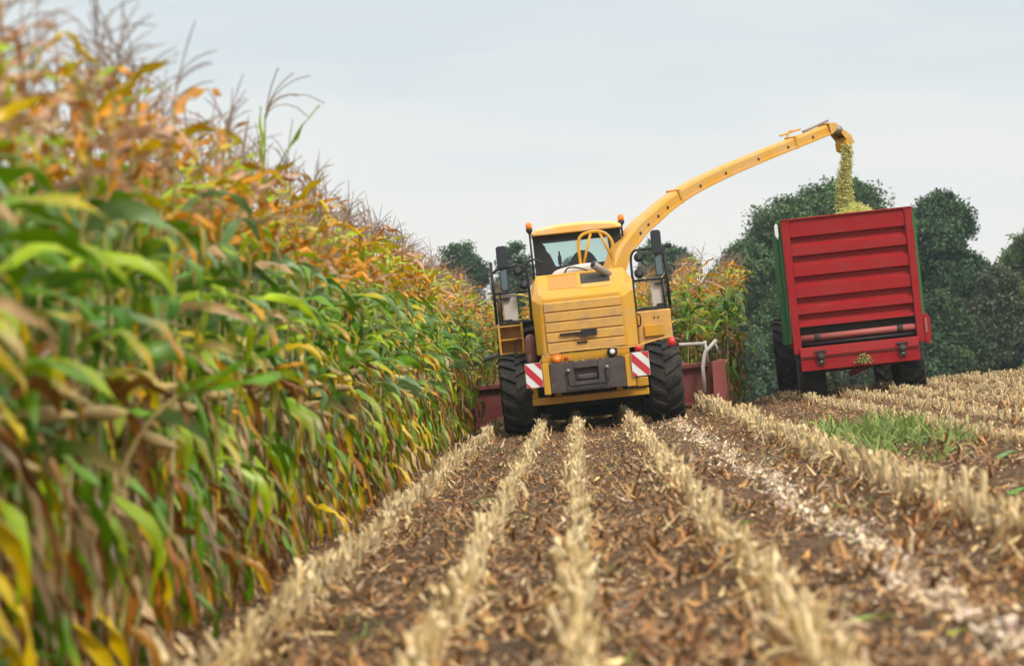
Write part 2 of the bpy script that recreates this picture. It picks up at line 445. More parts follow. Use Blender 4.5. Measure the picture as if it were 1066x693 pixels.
def stub(seed, blades=7, tube_n=6, seg=3):
    """a cut maize stalk with shredded sheaths round it"""
    rng = np.random.default_rng(seed + 900)
    pm = PM()
    H = rng.uniform(0.09, 0.22)
    lean = rng.normal(0, 0.16, 2)
    z = np.array([-0.03, 0.0, H * 0.5, H])
    P = np.stack([lean[0] * z, lean[1] * z, z], 1)
    c = (PAL['cream'] if rng.random() < 0.6 else PAL['straw'] if rng.random() < 0.6 else PAL['tan']) * rng.uniform(0.75, 1.05)
    cc = np.stack([PAL['leafb'] * 0.8, PAL['leafb'] * 0.5 + c * 0.4, c * 0.9, c])
    V, F, C = np_tube(P, np.array([0.017, 0.0165, 0.0145, 0.014]), cc, tube_n)
    cut = rng.normal(0, 0.9, 2)
    V[-tube_n:, 2] += (V[-tube_n:, 0] - P[-1, 0]) * cut[0] + (V[-tube_n:, 1] - P[-1, 1]) * cut[1]    # slanting cut
    pm.add(V, F, C)
    ctr = np.vstack([V[-tube_n:], np.repeat(P[-1][None] - [[0, 0, 0.004]], tube_n, 0)])
    pm.add(ctr, ring_faces(2, tube_n), np.vstack([np.repeat((PAL['cream'] * 1.05)[None], tube_n, 0), np.repeat(PAL['tan'][None], tube_n, 0)]))
    for k in range(blades):
        az = rng.uniform(0, 6.3)
        up = k < blades * 0.35
        col = (pick(rng, dict(cream=5, straw=4, tan=1)) if up else pick(rng, dict(straw=2, tan=3, leafb=3, brown=1.5, rust=1, grey=1))) * rng.uniform(0.8, 1.1)
        base = np.array([0.01 * math.cos(az), 0.01 * math.sin(az), H * (rng.uniform(0.55, 0.98) if up else rng.uniform(0.1, 0.75))])
        pm.add(*leaf(rng, base, az, rng.uniform(0.03, 0.09) if up else rng.uniform(0.07, 0.18), rng.uniform(0.010, 0.022) if up else rng.uniform(0.014, 0.034),
                     rng.uniform(0.9, 1.55) if up else rng.uniform(-1.3, 0.9), rng.uniform(0.0, 0.7) if up else rng.uniform(0.6, 1.9), 1.1, rng.normal(0, 1.2), col, col * 0.95, seg, 0.005, 0.4))
    return pm

def scatter(variants, X, Y, Z, rot, scl, idx, tilt=None):
    """bake many transformed copies of variant arrays into one set of arrays"""
    pm = PM()
    for v, (V, F, C) in enumerate(variants):
        sel = np.where(idx == v)[0]
        if not len(sel): continue
        c, s = np.cos(rot[sel]), np.sin(rot[sel])
        k = scl[sel]
        vx = (V[None, :, 0] * c[:, None] - V[None, :, 1] * s[:, None]) * k[:, None] + X[sel][:, None]
        vy = (V[None, :, 0] * s[:, None] + V[None, :, 1] * c[:, None]) * k[:, None] + Y[sel][:, None]
        vz = V[None, :, 2] * k[:, None] + Z[sel][:, None]
        VV = np.stack([vx, vy, vz], -1).reshape(-1, 3)
        FF = (F[None] + (np.arange(len(sel)) * len(V))[:, None, None]).reshape(-1, 4)
        br = np.random.default_rng(5 + v).uniform(0.82, 1.18, len(sel))
        CC = (C[None] * br[:, None, None]).reshape(-1, 3)
        pm.add(VV, FF, CC)
    return pm

# ------------------------------------------------------------------ ground
ROWS = [-1.34, -0.53, 0.0, 0.79, 2.12]
TRAIL = 1.5
def smooth(a, b, t):
    t = np.clip((t - a) / (b - a), 0, 1); return t * t * (3 - 2 * t)
def gz(x, y):
    x = np.asarray(x, float); y = np.asarray(y, float)
    z = 4 * np.tanh(x * 0.1051 / 4)
    z = z - 3.2 * smooth(49, 105, y)
    return z
def gz_fine(x, y):
    x = np.asarray(x, float); y = np.asarray(y, float)
    z = gz(x, y)
    f = (1 - smooth(58, 64, y)) * smooth(-40, -6, x) * (1 - smooth(20, 30, x))
    b = np.zeros_like(x + y)
    for r in ROWS: b += 0.045 * np.exp(-((x - r) / 0.13) ** 2)
    b -= 0.05 * np.exp(-((x - 3.0) / 0.25) ** 2)
    b += 0.02 * np.sin(x * 9.1 + 1.3 * np.sin(y * 2.2)) * np.sin(y * 5.3 + x * 2) + 0.018 * np.sin(x * 21 + y * 3.1) * np.sin(y * 13.7 - x * 4)
    b += 0.014 * np.sin(x * 37 + 2 * np.sin(y * 7)) * np.sin(y * 29 + 3 * np.sin(x * 9))
    return z + b * f

def build_ground():
    xs = np.concatenate([-np.geomspace(3000, 6.2, 40), np.arange(-6, 9.01, 0.06), np.geomspace(9.3, 3000, 46)])
    ys = np.concatenate([[-3000, -800, -200, -60, -20, -6, 0, 4, 7], np.arange(8.5, 30, 0.07), np.arange(30, 64, 0.16), np.geomspace(64.5, 3000, 60)])
    X, Y = np.meshgrid(xs, ys)
    Z = gz_fine(X, Y)
    V = np.stack([X, Y, Z], -1).reshape(-1, 3)
    me = np_mesh('ground', V, grid_faces(len(ys), len(xs)), np.full((len(V), 3), 0.1), bpy.data.materials.new('field_soil'))
    m = me.materials[0]; m.use_nodes = True
    n = m.node_tree; p = n.nodes['Principled BSDF']; p.inputs['Roughness'].default_value = 0.95
    p.inputs['Specular IOR Level'].default_value = 0.2
    g = n.nodes.new('ShaderNodeNewGeometry')
    a = n.nodes.new('ShaderNodeTexNoise'); a.inputs['Scale'].default_value = 1.7; a.inputs['Detail'].default_value = 8; a.inputs['Roughness'].default_value = 0.7
    b = n.nodes.new('ShaderNodeTexNoise'); b.inputs['Scale'].default_value = 24; b.inputs['Detail'].default_value = 6; b.inputs['Roughness'].default_value = 0.7
    n.links.new(g.outputs['Position'], a.inputs['Vector']); n.links.new(g.outputs['Position'], b.inputs['Vector'])
    r1 = n.nodes.new('ShaderNodeValToRGB')
    r1.color_ramp.elements[0].position = 0.3; r1.color_ramp.elements[0].color = (0.066, 0.040, 0.021, 1)
    r1.color_ramp.elements[1].position = 0.7; r1.color_ramp.elements[1].color = (0.19, 0.115, 0.062, 1)
    n.links.new(a.outputs[0], r1.inputs[0])
    r2 = n.nodes.new('ShaderNodeValToRGB')
    r2.color_ramp.elements[0].position = 0.35; r2.color_ramp.elements[0].color = (0.45, 0.45, 0.45, 1)
    r2.color_ramp.elements[1].position = 0.7; r2.color_ramp.elements[1].color = (1.4, 1.35, 1.25, 1)
    n.links.new(b.outputs[0], r2.inputs[0])
    mu = n.nodes.new('ShaderNodeMix'); mu.data_type = 'RGBA'; mu.blend_type = 'MULTIPLY'; mu.inputs['Factor'].default_value = 1
    n.links.new(r1.outputs[0], mu.inputs['A']); n.links.new(r2.outputs[0], mu.inputs['B'])
    n.links.new(mu.outputs['Result'], p.inputs['Base Color'])
    bp = n.nodes.new('ShaderNodeBump'); bp.inputs['Strength'].default_value = 0.8; bp.inputs['Distance'].default_value = 0.04
    n.links.new(b.outputs[0], bp.inputs['Height']); n.links.new(bp.outputs[0], p.inputs['Normal'])
    tag(link('ground', me), kind='structure')
build_ground()

# ------------------------------------------------------------------ damp autumn air
hz_ = MB(); hz_.box(-220, 220, -12, 320, -9.0, 17)
hm = bpy.data.materials.new('damp_air'); hm.use_nodes = True; hn = hm.node_tree; hn.nodes.clear()
ho = hn.nodes.new('ShaderNodeOutputMaterial'); hv = hn.nodes.new('ShaderNodeVolumePrincipled')
hv.inputs['Color'].default_value = (0.80, 0.95, 1.0, 1); hv.inputs['Density'].default_value = 0.0003
hn.links.new(hv.outputs[0], ho.inputs['Volume'])
tag(hz_.build('haze', hm), kind='stuff')

# ------------------------------------------------------------------ trees and bushes beyond the crest
def crown_arrays(seed, blobs, n, size, tint):
    rng = np.random.default_rng(seed)
    pm = PM()
    blobs = np.array(blobs, float)          # x y z rx ry rz
    wgt = (blobs[:, 3] * blobs[:, 4] * blobs[:, 5]) ** 0.67
    bi = rng.choice(len(blobs), n, p=wgt / wgt.sum())
    # small clumps on each blob's shell give the crown its lumps and gaps
    clumps = []
    for b in blobs:
        k = int(60 + 30 * b[3])
        d = rng.normal(size=(k, 3)); d /= np.linalg.norm(d, axis=1)[:, None]
        clumps.append((b[:3] + d * b[3:6] * rng.uniform(0.72, 1.08, (k, 1)), rng.uniform(0.11, 0.24, k) * b[3:6].mean() ** 0.7, rng.uniform(0.5, 1.55, k)))
    c = np.zeros((n, 3)); br = np.zeros(n)
    for i in range(len(blobs)):
        sel = np.where(bi == i)[0]
        P, r, q = clumps[i]
        j = rng.integers(0, len(P), len(sel))
        c[sel] = P[j] + np.clip(rng.normal(size=(len(sel), 3)), -1.7, 1.7) * r[j][:, None] * np.array([1, 1, 0.75])
        br[sel] = q[j]
    a = rng.normal(size=(n, 3)); a /= np.linalg.norm(a, axis=1)[:, None]
    b = np.cross(a, rng.normal(size=(n, 3))); b /= np.linalg.norm(b, axis=1)[:, None] + 1e-9
    s = size * rng.uniform(0.6, 1.4, n)
    V = np.stack([c + a * s[:, None], c + b * s[:, None] * 0.6, c - a * s[:, None], c - b * s[:, None] * 0.6], 1).reshape(-1, 3)
    F = np.arange(4 * n).reshape(-1, 4)
    col = np.array(tint)[None] * (br * rng.uniform(0.85, 1.18, n))[:, None]
    yl = rng.random(n) < 0.06
    col[yl] = col[yl] * np.array([1.9, 1.35, 0.8])
    return V, F, np.repeat(col, 4, 0)

def tree(name, label, cat, group, x, y, h, wd, seed, tint, n=15000, trunk=True):
    rng = np.random.default_rng(seed)
    z = float(gz(x, y))
    root = tag(empty(name, (x, y, z - 0.1)), label, cat, group)
    blobs = []
    nb = 9 if trunk else 5
    for k in range(nb):
        a = k * 2.4 + rng.uniform(-0.4, 0.4); t = (k + 0.5) / nb
        rr = wd * 0.5 * (0.62 if trunk else 0.6) * math.sqrt(max(0.05, 1 - (t - 0.25) ** 2 * 1.5))
        zz = h * ((0.2 if trunk else 0.1) + (0.68 if trunk else 0.66) * t)
        br = wd * rng.uniform(0.2, 0.28) * (1.05 - 0.35 * t)
        blobs.append((rr * math.cos(a) * (1 - 0.35 * t), rr * math.sin(a) * (1 - 0.35 * t), zz, br, br, br * rng.uniform(0.7, 0.95)))
    blobs.append((0, 0, h * 0.5, wd * 0.3, wd * 0.3, h * 0.34))
    blobs.append((rng.uniform(-.1, .1) * wd, 0, h * 0.86, wd * 0.17, wd * 0.17, h * 0.12))
    link('crown', np_mesh('crown', *crown_arrays(seed, blobs, n * 8, 0.075, tint), M['tree_leaf']), root)
    mb = MB()
    th = h * (0.7 if trunk else 0.45)
    mb.tube([(0, 0, -0.3), (0.03 * h / 10, 0, th * 0.4), (0, 0.02, th)], 0.028 * h, 8, r1=0.008 * h)
    for b in blobs[:nb]:
        mb.tube([(0, 0, min(b[2] * 0.55, th * 0.8)), (b[0] * 0.5, b[1] * 0.5, b[2] * 0.82), (b[0], b[1], b[2])], 0.011 * h, 6, r1=0.003 * h)
    mb.build('trunk' if trunk else 'stem', M['bark'], root)
    return root

DG = (0.06, 0.11, 0.04); BG = (0.050, 0.10, 0.045); MG = (0.085, 0.135, 0.045)
G1 = 'trees beyond the crest on the right'
tree('broad_tree', 'broadest dark green tree, its domed top showing behind the red trailer', 'tree', G1, 11.1, 130, 11.4, 11.4, 11, DG, 30000)
tree('broad_tree', 'dark green tree rising just to the right of the red trailer', 'tree', G1, 15.9, 128, 10.4, 6.2, 12, BG, 17000)
tree('broad_tree', 'lower dark green tree at the left foot of the broadest tree, near the maize', 'tree', G1, 7.4, 126, 9.0, 5.6, 13, DG, 15000)
tree('broad_tree', 'lighter green tree with a ragged top at the right edge of the view', 'tree', G1, 20.3, 124, 9.3, 5.6, 14, MG, 16000)
tree('broad_tree', 'dark tree partly cut off by the right edge, beyond the ragged one', 'tree', G1, 25.0, 132, 10.5, 6.6, 15, BG, 12000)
tree('broad_tree', 'low dark tree filling the gap between the two trees right of the trailer', 'tree', G1, 18.2, 134, 7.6, 5.0, 16, DG, 12000)
G2 = 'trees far beyond the maize and the harvester'
tree('far_tree', 'dark tree showing above the maize top left of the harvester', 'tree', G2, -6.3, 150, 11.2, 5.8, 21, BG, 12000)
tree('far_tree', 'small dark tree between the maize top and the black mirror', 'tree', G2, -3.3, 148, 10.8, 3.8, 22, BG, 9000)
tree('far_tree', 'tree seen through the rear window of the harvester cab', 'tree', G2, 0.0, 152, 9.6, 4.8, 23, DG, 9000)
tree('far_tree', 'dark tree showing behind the right-hand mirror and railing of the harvester', 'tree', G2, 4.6, 146, 10.2, 5.0, 24, BG, 10000)
G3 = 'bushes under the trees at the field edge'
bl = ['dark bush under the trees, close to the right of the maize', 'dark bush left of the trailer under the broad tree', 'dark bush directly behind the tractor and trailer wheels',
      'dark bush behind the right wheel of the trailer', 'low grey green bush right of the trailer below the second tree', 'pale brownish green bush below the gap in the trees',
      'grey green bush at the right edge above the stubble', 'bush outside the right edge below the last tree']
for k, bx in enumerate([6.3, 8.6, 11.0, 13.3, 15.2, 17.4, 19.8, 22.5]):
    tree('bush', bl[k], 'bush', G3, bx, 113 + (k % 3) * 2.0, [5.4, 5.2, 5, 5, 5.6, 6.5, 6.6, 6.8][k], 4.2, 40 + k, [(0.045, 0.085, 0.04), (0.055, 0.09, 0.036), (0.075, 0.09, 0.05)][k % 3], 7000, False)

# ------------------------------------------------------------------ maize crop
HI = [maize(100 + i) for i in range(14)]
HI_ME = [(a.mesh('stalk', M['dry']), b.mesh('leaves', M['maize']), c.mesh('tassel', M['dry']), d.mesh('ear', M['dry'])) for a, b, c, d in HI]
LO = []
for i in range(10):
    pm = PM()
    for part in maize(300 + i, 5, 16, i < 6, 4): pm.add(*part.get())
    LO.append(pm.get())

rng = np.random.default_rng(7)
plants = []                                                      # x, y, row
rows_x = [-2.03 - 0.75 * k for k in range(9)]
for k, rx in enumerate(rows_x):
    y = 5.0 + rng.uniform(0, 0.1)
    while y < 63:
        plants.append((rx + rng.normal(0, 0.045), y, k))
        y += rng.uniform(0.13, 0.2) if k < 3 else rng.uniform(0.2, 0.3)
ahead = []                                                       # the uncut strip in front of the header
for rx in list(np.arange(-1.5, 2.6, 0.72)) + [2.85]:
    y = 52.3 + rng.uniform(0, 0.1)
    while y < 62.5:
        ahead.append((rx + rng.normal(0, 0.06), y, 0 if rx > 2 else 2)); y += rng.uniform(0.14, 0.22)
crop = [p for p in plants if p[1] > 8.2 and (p[2] == 0 and p[1] < 36 or p[2] == 1 and p[1] < 19)]
rest = [p for p in plants if p not in set(crop)]
crop += [(rng.uniform(-2.05, -1.78), yy, 0) for yy in np.linspace(44.2, 49.6, 12)]
solo = [p for p in ahead if p[0] > 2.0 and p[1] < 57]
rest += [p for p in ahead if not (p[0] > 2.0 and p[1] < 57)]

def put_plant(p, name, label, group, scale=1.0, v=None, rz=None):
    v = int(rng.integers(0, len(HI_ME))) if v is None else v
    o = empty(name, (p[0], p[1], float(gz(p[0], p[1]))), (rng.normal(0, 0.035), rng.normal(0, 0.035), rng.uniform(0, 6.28) if rz is None else rz))
    s = scale * rng.uniform(0.98, 1.07)
    o.scale = (s, s, s)
    tag(o, label, 'maize plant', group)
    for nm, me in zip(('stalk', 'leaves', 'tassel', 'ear'), HI_ME[v]):
        if nm == 'ear' and v % 3 == 1: continue
        link(nm, me, o)
    return o
for p in crop:
    if p[2] == 0:
        put_plant(p, 'maize_plant', 'tall maize plant with browning lower leaves in the front row of the standing crop', 'maize plants in the front row')
    else:
        put_plant(p, 'maize_plant', 'tall maize plant just behind the front row, only its top leaves showing', 'maize plants behind the front row')
for p in solo:
    put_plant(p, 'maize_plant', 'uncut maize plant at the edge ahead of the harvester header, right of the cab', 'maize plants ahead of the header', 1.06)
print('individual maize', len(crop) + len(solo), 'rest', len(rest))
A = np.array(rest)
n = len(A)
pm = scatter(LO, A[:, 0], A[:, 1], gz(A[:, 0], A[:, 1]), rng.uniform(0, 6.28, n), rng.uniform(0.95, 1.08, n), rng.integers(0, 6, n) if False else np.where(A[:, 2] < 2, rng.integers(0, 6, n), rng.integers(0, 10, n)))
tag(pm_o := link('maize_crop', pm.mesh('maize_crop', M['maize'])), 'dense standing maize crop behind and beyond the front plants', 'crop', kind='stuff')

# ------------------------------------------------------------------ stubble
ST = [stub(i) for i in range(12)]
ST_ME = [s.mesh('stubble', M['residue']) for s in ST]
ST_LO = [stub(40 + i, 6, 4, 2).get() for i in range(10)]
pos = []
for k, rx in enumerate(ROWS + list(np.arange(3.86, 16, 0.74))):
    y0 = 7.5 if k < 5 else max(9.0, rx / 0.3)
    y = y0
    while y < 61:
        if not (k in (1, 2, 3) and y > 43.5 and y < 50 and False):
            pos.append((rx + rng.normal(0, 0.015) + 0.03 * math.sin(y * 0.8 + rx * 5), y, k))
            if rng.random() < 0.35: pos.append((rx + rng.normal(0, 0.03), y + rng.uniform(-0.05, 0.05), k))
        y += rng.uniform(0.055, 0.12) * (1 + 0.9 * max(0, math.sin(y * 1.9 + rx * 7) * math.sin(y * 0.73 + rx)))
pos = np.array(pos)
vis = (pos[:, 1] > 8.6) & (np.abs(pos[:, 0] / pos[:, 1] * 2961 + 67 - 0) < 560)
order = np.argsort(np.where(vis, pos[:, 1], 999))
near = set(order[:300].tolist())
rowname = ['in the row nearest the maize', 'in the second row from the maize', 'in the middle row', 'in the row left of the chaff trail', 'in the row right of the chaff trail']
for i in near:
    x_, y_, k = pos[i]; k = int(k)
    o = link('maize_stub', ST_ME[int(rng.integers(0, 12))])
    o.location = (x_, y_, float(gz_fine(x_, y_)) - 0.01)
    o.rotation_euler = (rng.normal(0, 0.1), rng.normal(0, 0.1), rng.uniform(0, 6.28))
    s = rng.uniform(0.8, 1.3) * (1.15 if k == 4 else 1); o.scale = (s, s, s)
    lab = 'short cut maize stub with shredded top, ' + (rowname[k] if k < 5 else 'in the far right rows')
    tag(o, lab, 'stub', 'cut stubs ' + (rowname[k] if k < 5 else 'in the far right rows'))
fi = np.array([i for i in range(len(pos)) if i not in near])
A = pos[fi]; n = len(A)
pm = scatter(ST_LO, A[:, 0], A[:, 1], gz_fine(A[:, 0], A[:, 1]) - 0.01, rng.uniform(0, 6.28, n), rng.uniform(0.8, 1.3, n) * np.where(A[:, 2] > 4, 0.72, np.where(A[:, 2] == 4, 1.15, 1.0)), rng.integers(0, len(ST_LO), n))
tag(link('stubble', pm.mesh('stubble', M['residue'])), 'pale straw stubble running in rows up the harvested field', 'stubble', kind='stuff')

# ------------------------------------------------------------------ residue, chaff trail, weeds
def flakes(n, X, Y, Lr, Wr, pal, seed, lift=0.012, tilt=0.25):
    rng = np.random.default_rng(seed)
    L = rng.uniform(*Lr, n); Wd = rng.uniform(*Wr, n); a = rng.uniform(0, 6.28, n)
    Z = gz_fine(X, Y) + rng.uniform(0.003, lift, n)
    d = np.stack([np.cos(a), np.sin(a), rng.normal(0, tilt, n)], 1); sd = np.stack([-np.sin(a), np.cos(a), rng.normal(0, tilt, n)], 1)
    P = np.stack([X, Y, Z], 1)
    curl = rng.uniform(-0.02, 0.05, n) * (L / 0.12)
    V = []
    for t, w in ((-0.5, 0.5), (-0.1, 1.0), (0.25, 0.85), (0.5, 0.25)):
        c = P + d * (L * t)[:, None]; c[:, 2] += curl * (abs(t) * 2) ** 2 + 0.006
        h = (Wd * 0.5 * w)[:, None]
        V += [c - sd * h, c + sd * h]
    V = np.stack(V, 1).reshape(-1, 3)
    f = np.array([[0, 1, 3, 2], [2, 3, 5, 4], [4, 5, 7, 6]])
    F = (f[None] + (np.arange(n) * 8)[:, None, None]).reshape(-1, 4)
    k = list(pal); p = np.array([pal[i] for i in k], float)
    C = np.array([PAL[i] for i in k])[rng.choice(len(k), n, p=p / p.sum())] * rng.uniform(0.6, 1.25, (n, 1))
    return V, F, np.repeat(C, 8, 0)

pm = PM()
rg = np.random.default_rng(31)
n = 160000
Y = 8.3 + (61 - 8.3) * rg.random(n) ** 1.5
X = rg.uniform(-2.6, np.minimum(0.28 * Y + 1.5, 14), n)
def patchy(X, Y, k=0.0):                                          # residue lies in drifts, with bare soil between
    return np.sin(X * 4.1 + 1.7 * np.sin(Y * 1.1)) + np.sin(Y * 2.7 + 2.2 * np.sin(X * 2.3 + Y * .4)) + np.sin(X * 9 - Y * 3.3) * .6 + rg.normal(0, 0.8, len(X)) > k
q = patchy(X, Y, -1.1); X, Y = X[q], Y[q]; n = len(X)
pal_r = dict(brown=4, rust=2.4, leafb=5, dark=1.5, grey=1.5, tan=2.4, orange=0.7, straw=1.2, cream=0.7)
pm.add(*flakes(n, X, Y, (0.015, 0.065), (0.005, 0.02), pal_r, 1, 0.015, 0.25))
n = 22000                                                         # longer dry leaf pieces and bits of stalk
Y = 8.3 + (61 - 8.3) * rg.random(n) ** 1.4
X = rg.uniform(-2.2, np.minimum(0.28 * Y + 1.5, 14), n)
q = patchy(X, Y, -0.2); X, Y = X[q], Y[q]; n = len(X)
pm.add(*flakes(n, X, Y, (0.08, 0.3), (0.010, 0.036), dict(brown=3.5, rust=3, leafb=5, tan=1.5, orange=0.5, straw=0.5, grey=0.6), 2, 0.03, 0.15))
n = 6500                                                          # debris gathered along the rows
r = np.array(ROWS)[rg.integers(0, 5, n)]
Y = 8.3 + 52 * rg.random(n) ** 1.4
pm.add(*flakes(n, r + rg.normal(0, 0.075, n), Y, (0.04, 0.14), (0.008, 0.03), dict(straw=4, cream=1.5, tan=3, leafb=2.5, brown=1), 3, 0.07, 0.5))
tag(link('crop_residue', pm.mesh('crop_residue', M['residue'])), 'brown maize leaf litter and straw scattered over the soil', 'crop residue', kind='stuff')
pm = PM()
n = 9500
Y = 8.3 + 36 * rg.random(n) ** 1.35
X = TRAIL + 0.06 * np.sin(Y * 0.9) + rg.normal(0, 0.036, n) * (1 + 2.5 * (rg.random(n) < 0.2))
keep = np.sin(Y * 2.3) + np.sin(Y * 5.1 + 1) + rg.normal(0, 0.7, n) > -1.3
X, Y = X[keep], Y[keep]; n = len(X)
PAL['chip'] = np.array([0.68, 0.52, 0.38]); PAL['chipw'] = np.array([0.80, 0.70, 0.54]); PAL['chipp'] = np.array([0.58, 0.38, 0.31])
pm.add(*flakes(n, X, Y, (0.014, 0.055), (0.01, 0.026), dict(chip=4, chipw=2, chipp=1.0, tan=2.4, cream=3), 4, 0.05, 0.4))
tag(link('chaff_trail', pm.mesh('chaff_trail', M['residue'])), 'pale pinkish trail of chopped maize chips lying between two stubble rows', 'chaff', kind='stuff')

def blades(n, X, Y, Lr, seed, pal=None, wr=(0.006, 0.014)):
    rng = np.random.default_rng(seed); pm = PM()
    Z = gz_fine(X, Y)
    for i in range(n):
        c = np.array([[0.14, 0.21, 0.03], [0.20, 0.27, 0.05], [0.10, 0.16, 0.03], [0.34, 0.32, 0.09]][rng.choice(4, p=[.4, .3, .2, .1])]) * rng.uniform(0.8, 1.2)
        pm.add(*leaf(rng, np.array([X[i], Y[i], Z[i] - 0.005]), rng.uniform(0, 6.3), rng.uniform(*Lr), rng.uniform(*wr), rng.uniform(0.6, 1.5), rng.uniform(0.2, 1.6), 1.3, rng.normal(0, 0.5), c, c, 4, 0.0, 0.3))
    return pm
n = 3600
Y = rg.uniform(24, 33, n); X = 3.15 + rg.normal(0, 0.24, n) + 0.15 * np.sin(Y * 1.3)
keep = (np.sin(Y * 1.7) + np.sin(Y * 0.63 + 1) + rg.normal(0, 0.5, n) + 1.2 * np.sin(X * 9 + Y)) > 0.1
X, Y = X[keep], Y[keep]
w = blades(len(X), X, Y, (0.05, 0.36), 9, wr=(0.006, 0.036))
n = 60                                                            # scattered seedlings between the rows
cx = rg.uniform(-1.3, 3.6, n); cy = 9.2 + 34 * rg.random(n) ** 1.3
X = np.repeat(cx, 9) + rg.normal(0, 0.06, n * 9); Y = np.repeat(cy, 9) + rg.normal(0, 0.08, n * 9)
w2 = blades(n * 9, X, Y, (0.05, 0.16), 10)
w.add(*w2.get())
tag(link('weeds', w.mesh('weeds', M['weed'])), 'low green weeds and grass sprouting between the stubble rows', 'weeds', kind='stuff')

def fresh_leaf(x, y, az, L, wd, label, seed, e0=0.5, dr=0.9, c=(0.13, 0.30, 0.02), c1=None, h=0.02):
    r_ = np.random.default_rng(seed); p = PM()
    c = np.array(c)
    p.add(*leaf(r_, np.array([0, 0, h]), az, L, wd, e0, dr, 1.0, 0.4, c, c if c1 is None else np.array(c1), 8, 0.006, 0.3))
    o = link('fallen_leaf', p.mesh('fallen_leaf', M['maize']))
    o.location = (x, y, float(gz_fine(x, y)))
    tag(o, label, 'leaf', 'fresh maize leaves dropped on the stubble')
def on(px, py):                                                   # ground point from its place on the slope
    a = (px - 600) / 2961; b = (py - 370) / 2961
    y = 1.18 / (b + 0.105 * a); return a * y, y
for i, (px, py, az, L, wd, lb, c, c1) in enumerate([
    (868, 656, 0.2, 0.32, 0.06, 'yellow green maize leaf lying left of the pale chaff trail in the foreground', (0.25, 0.38, 0.03), (0.5, 0.45, 0.03)),
    (1048, 516, 0.5, 0.3, 0.09, 'bright green leaf behind the tall stubble row at the right edge', (0.11, 0.34, 0.02), None),
    (1038, 478, 0.9, 0.4, 0.08, 'grey green upright leaf in the weedy gap near the right edge', (0.12, 0.26, 0.06), None),
    (985, 470, 0.5, 0.5, 0.06, 'long pale green leaf slanting out of the green weed patch', (0.2, 0.36, 0.06), None),
    (716, 484, 0.1, 0.28, 0.07, 'small green leaf lying beside the row left of the chaff trail', (0.1, 0.28, 0.03), None),
    (762, 549, 0.3, 0.16, 0.05, 'tiny green leaf between the chaff trail and the stubble row', (0.12, 0.3, 0.03), None),
    (492, 527, 0.1, 0.26, 0.05, 'flat green leaf on the bare strip between the two left rows', (0.14, 0.32, 0.04), None),
    (985, 660, 0.2, 0.14, 0.05, 'small yellow leaf near the pale chips in the foreground', (0.45, 0.5, 0.02), None)]):
    fresh_leaf(*on(px, py), az, L, wd, lb, i, c=c, c1=c1)

# three plants that stand out from the wall of maize
def lone(name, label, x, y, builder):
    o = empty(name, (x, y, float(gz(x, y)))); tag(o, label, 'maize plant'); builder(o); return o
def tall_one(o):
    r_ = np.random.default_rng(3); st = PM(); lv = PM(); ts = PM()
    z = np.linspace(0, 2.75, 8)
    st.add(*np_tube(np.stack([0.01 * z, 0 * z, z], 1), 0.013 - 0.0028 * z, PAL['lime'] * 0.8, 6))
    lm = np.array([0.30, 0.42, 0.05])
    lv.add(*leaf(r_, np.array([0.02, 0, 2.3]), math.pi * 0.9, 0.5, 0.06, 1.55, 0.05, 1, 0.3, lm, lm, 8))
    lv.add(*leaf(r_, np.array([0.02, 0, 2.28]), 0.1, 0.62, 0.075, 1.15, 0.25, 1.2, 0.4, lm * 0.8, lm, 8))
    lv.add(*leaf(r_, np.array([0.02, 0, 2.1]), 0.6, 0.5, 0.06, 0.7, 1.2, 1.2, 0.4, PAL['orange'], PAL['rust'], 8))
    for k in range(6):
        s = np.linspace(0, 1, 6); a = r_.uniform(-0.6, 0.9); el = 1.5 - (0.2 + 0.25 * k) * s
        P = np.array([0.03, 0, 2.72]) + np.stack([np.cos(el) * np.cos(a), np.cos(el) * np.sin(a), np.sin(el)], 1) * s[:, None] * r_.uniform(0.25, 0.42)
        ts.add(*np_tube(P, 0.004, PAL['grey'] * 0.9, 3))
    link('stalk', st.mesh('stalk', M['dry']), o); link('leaves', lv.mesh('leaves', M['maize']), o); link('tassel', ts.mesh('tassel', M['dry']), o)
lone('maize_plant', 'tallest maize plant with two upright green leaves standing above the crop top', -2.0, 18.0, tall_one).scale = (1.1, 1.1, 1.06)
def bent_one(o):
    r_ = np.random.default_rng(4); st = PM(); lv = PM()
    s = np.linspace(0, 1, 10)
    P = np.stack([0.45 * s ** 2, -0.1 * s, 1.25 * np.sin(s * 1.5)], 1)
    st.add(*np_tube(P, 0.013 - 0.006 * s, PAL['straw'] * 0.75, 6))
    g = np.array([0.14, 0.32, 0.025])
    lv.add(*leaf(r_, P[-2], 0.15, 0.5, 0.10, 0.55, 0.2, 1, 0.5, g, g * 1.15, 9, fold=0.15))
    lv.add(*leaf(r_, P[-1], -0.1, 0.42, 0.10, 0.25, 0.2, 1, -0.7, g * 0.9, g, 9, fold=0.15))
    lv.add(*leaf(r_, P[-3], 2.9, 0.35, 0.07, 0.3, 0.5, 1, 0.3, g * 1.2, PAL['lime'], 8))
    lv.add(*leaf(r_, P[5], -0.3, 0.5, 0.07, -0.6, 0.8, 1, 0.5, g, PAL['yellow'], 8))
    link('stalk', st.mesh('stalk', M['dry']), o); link('leaves', lv.mesh('leaves', M['maize']), o)
lone('maize_plant', 'bent maize plant leaning out of the crop with two broad bright green leaves', -1.95, 11.4, bent_one)

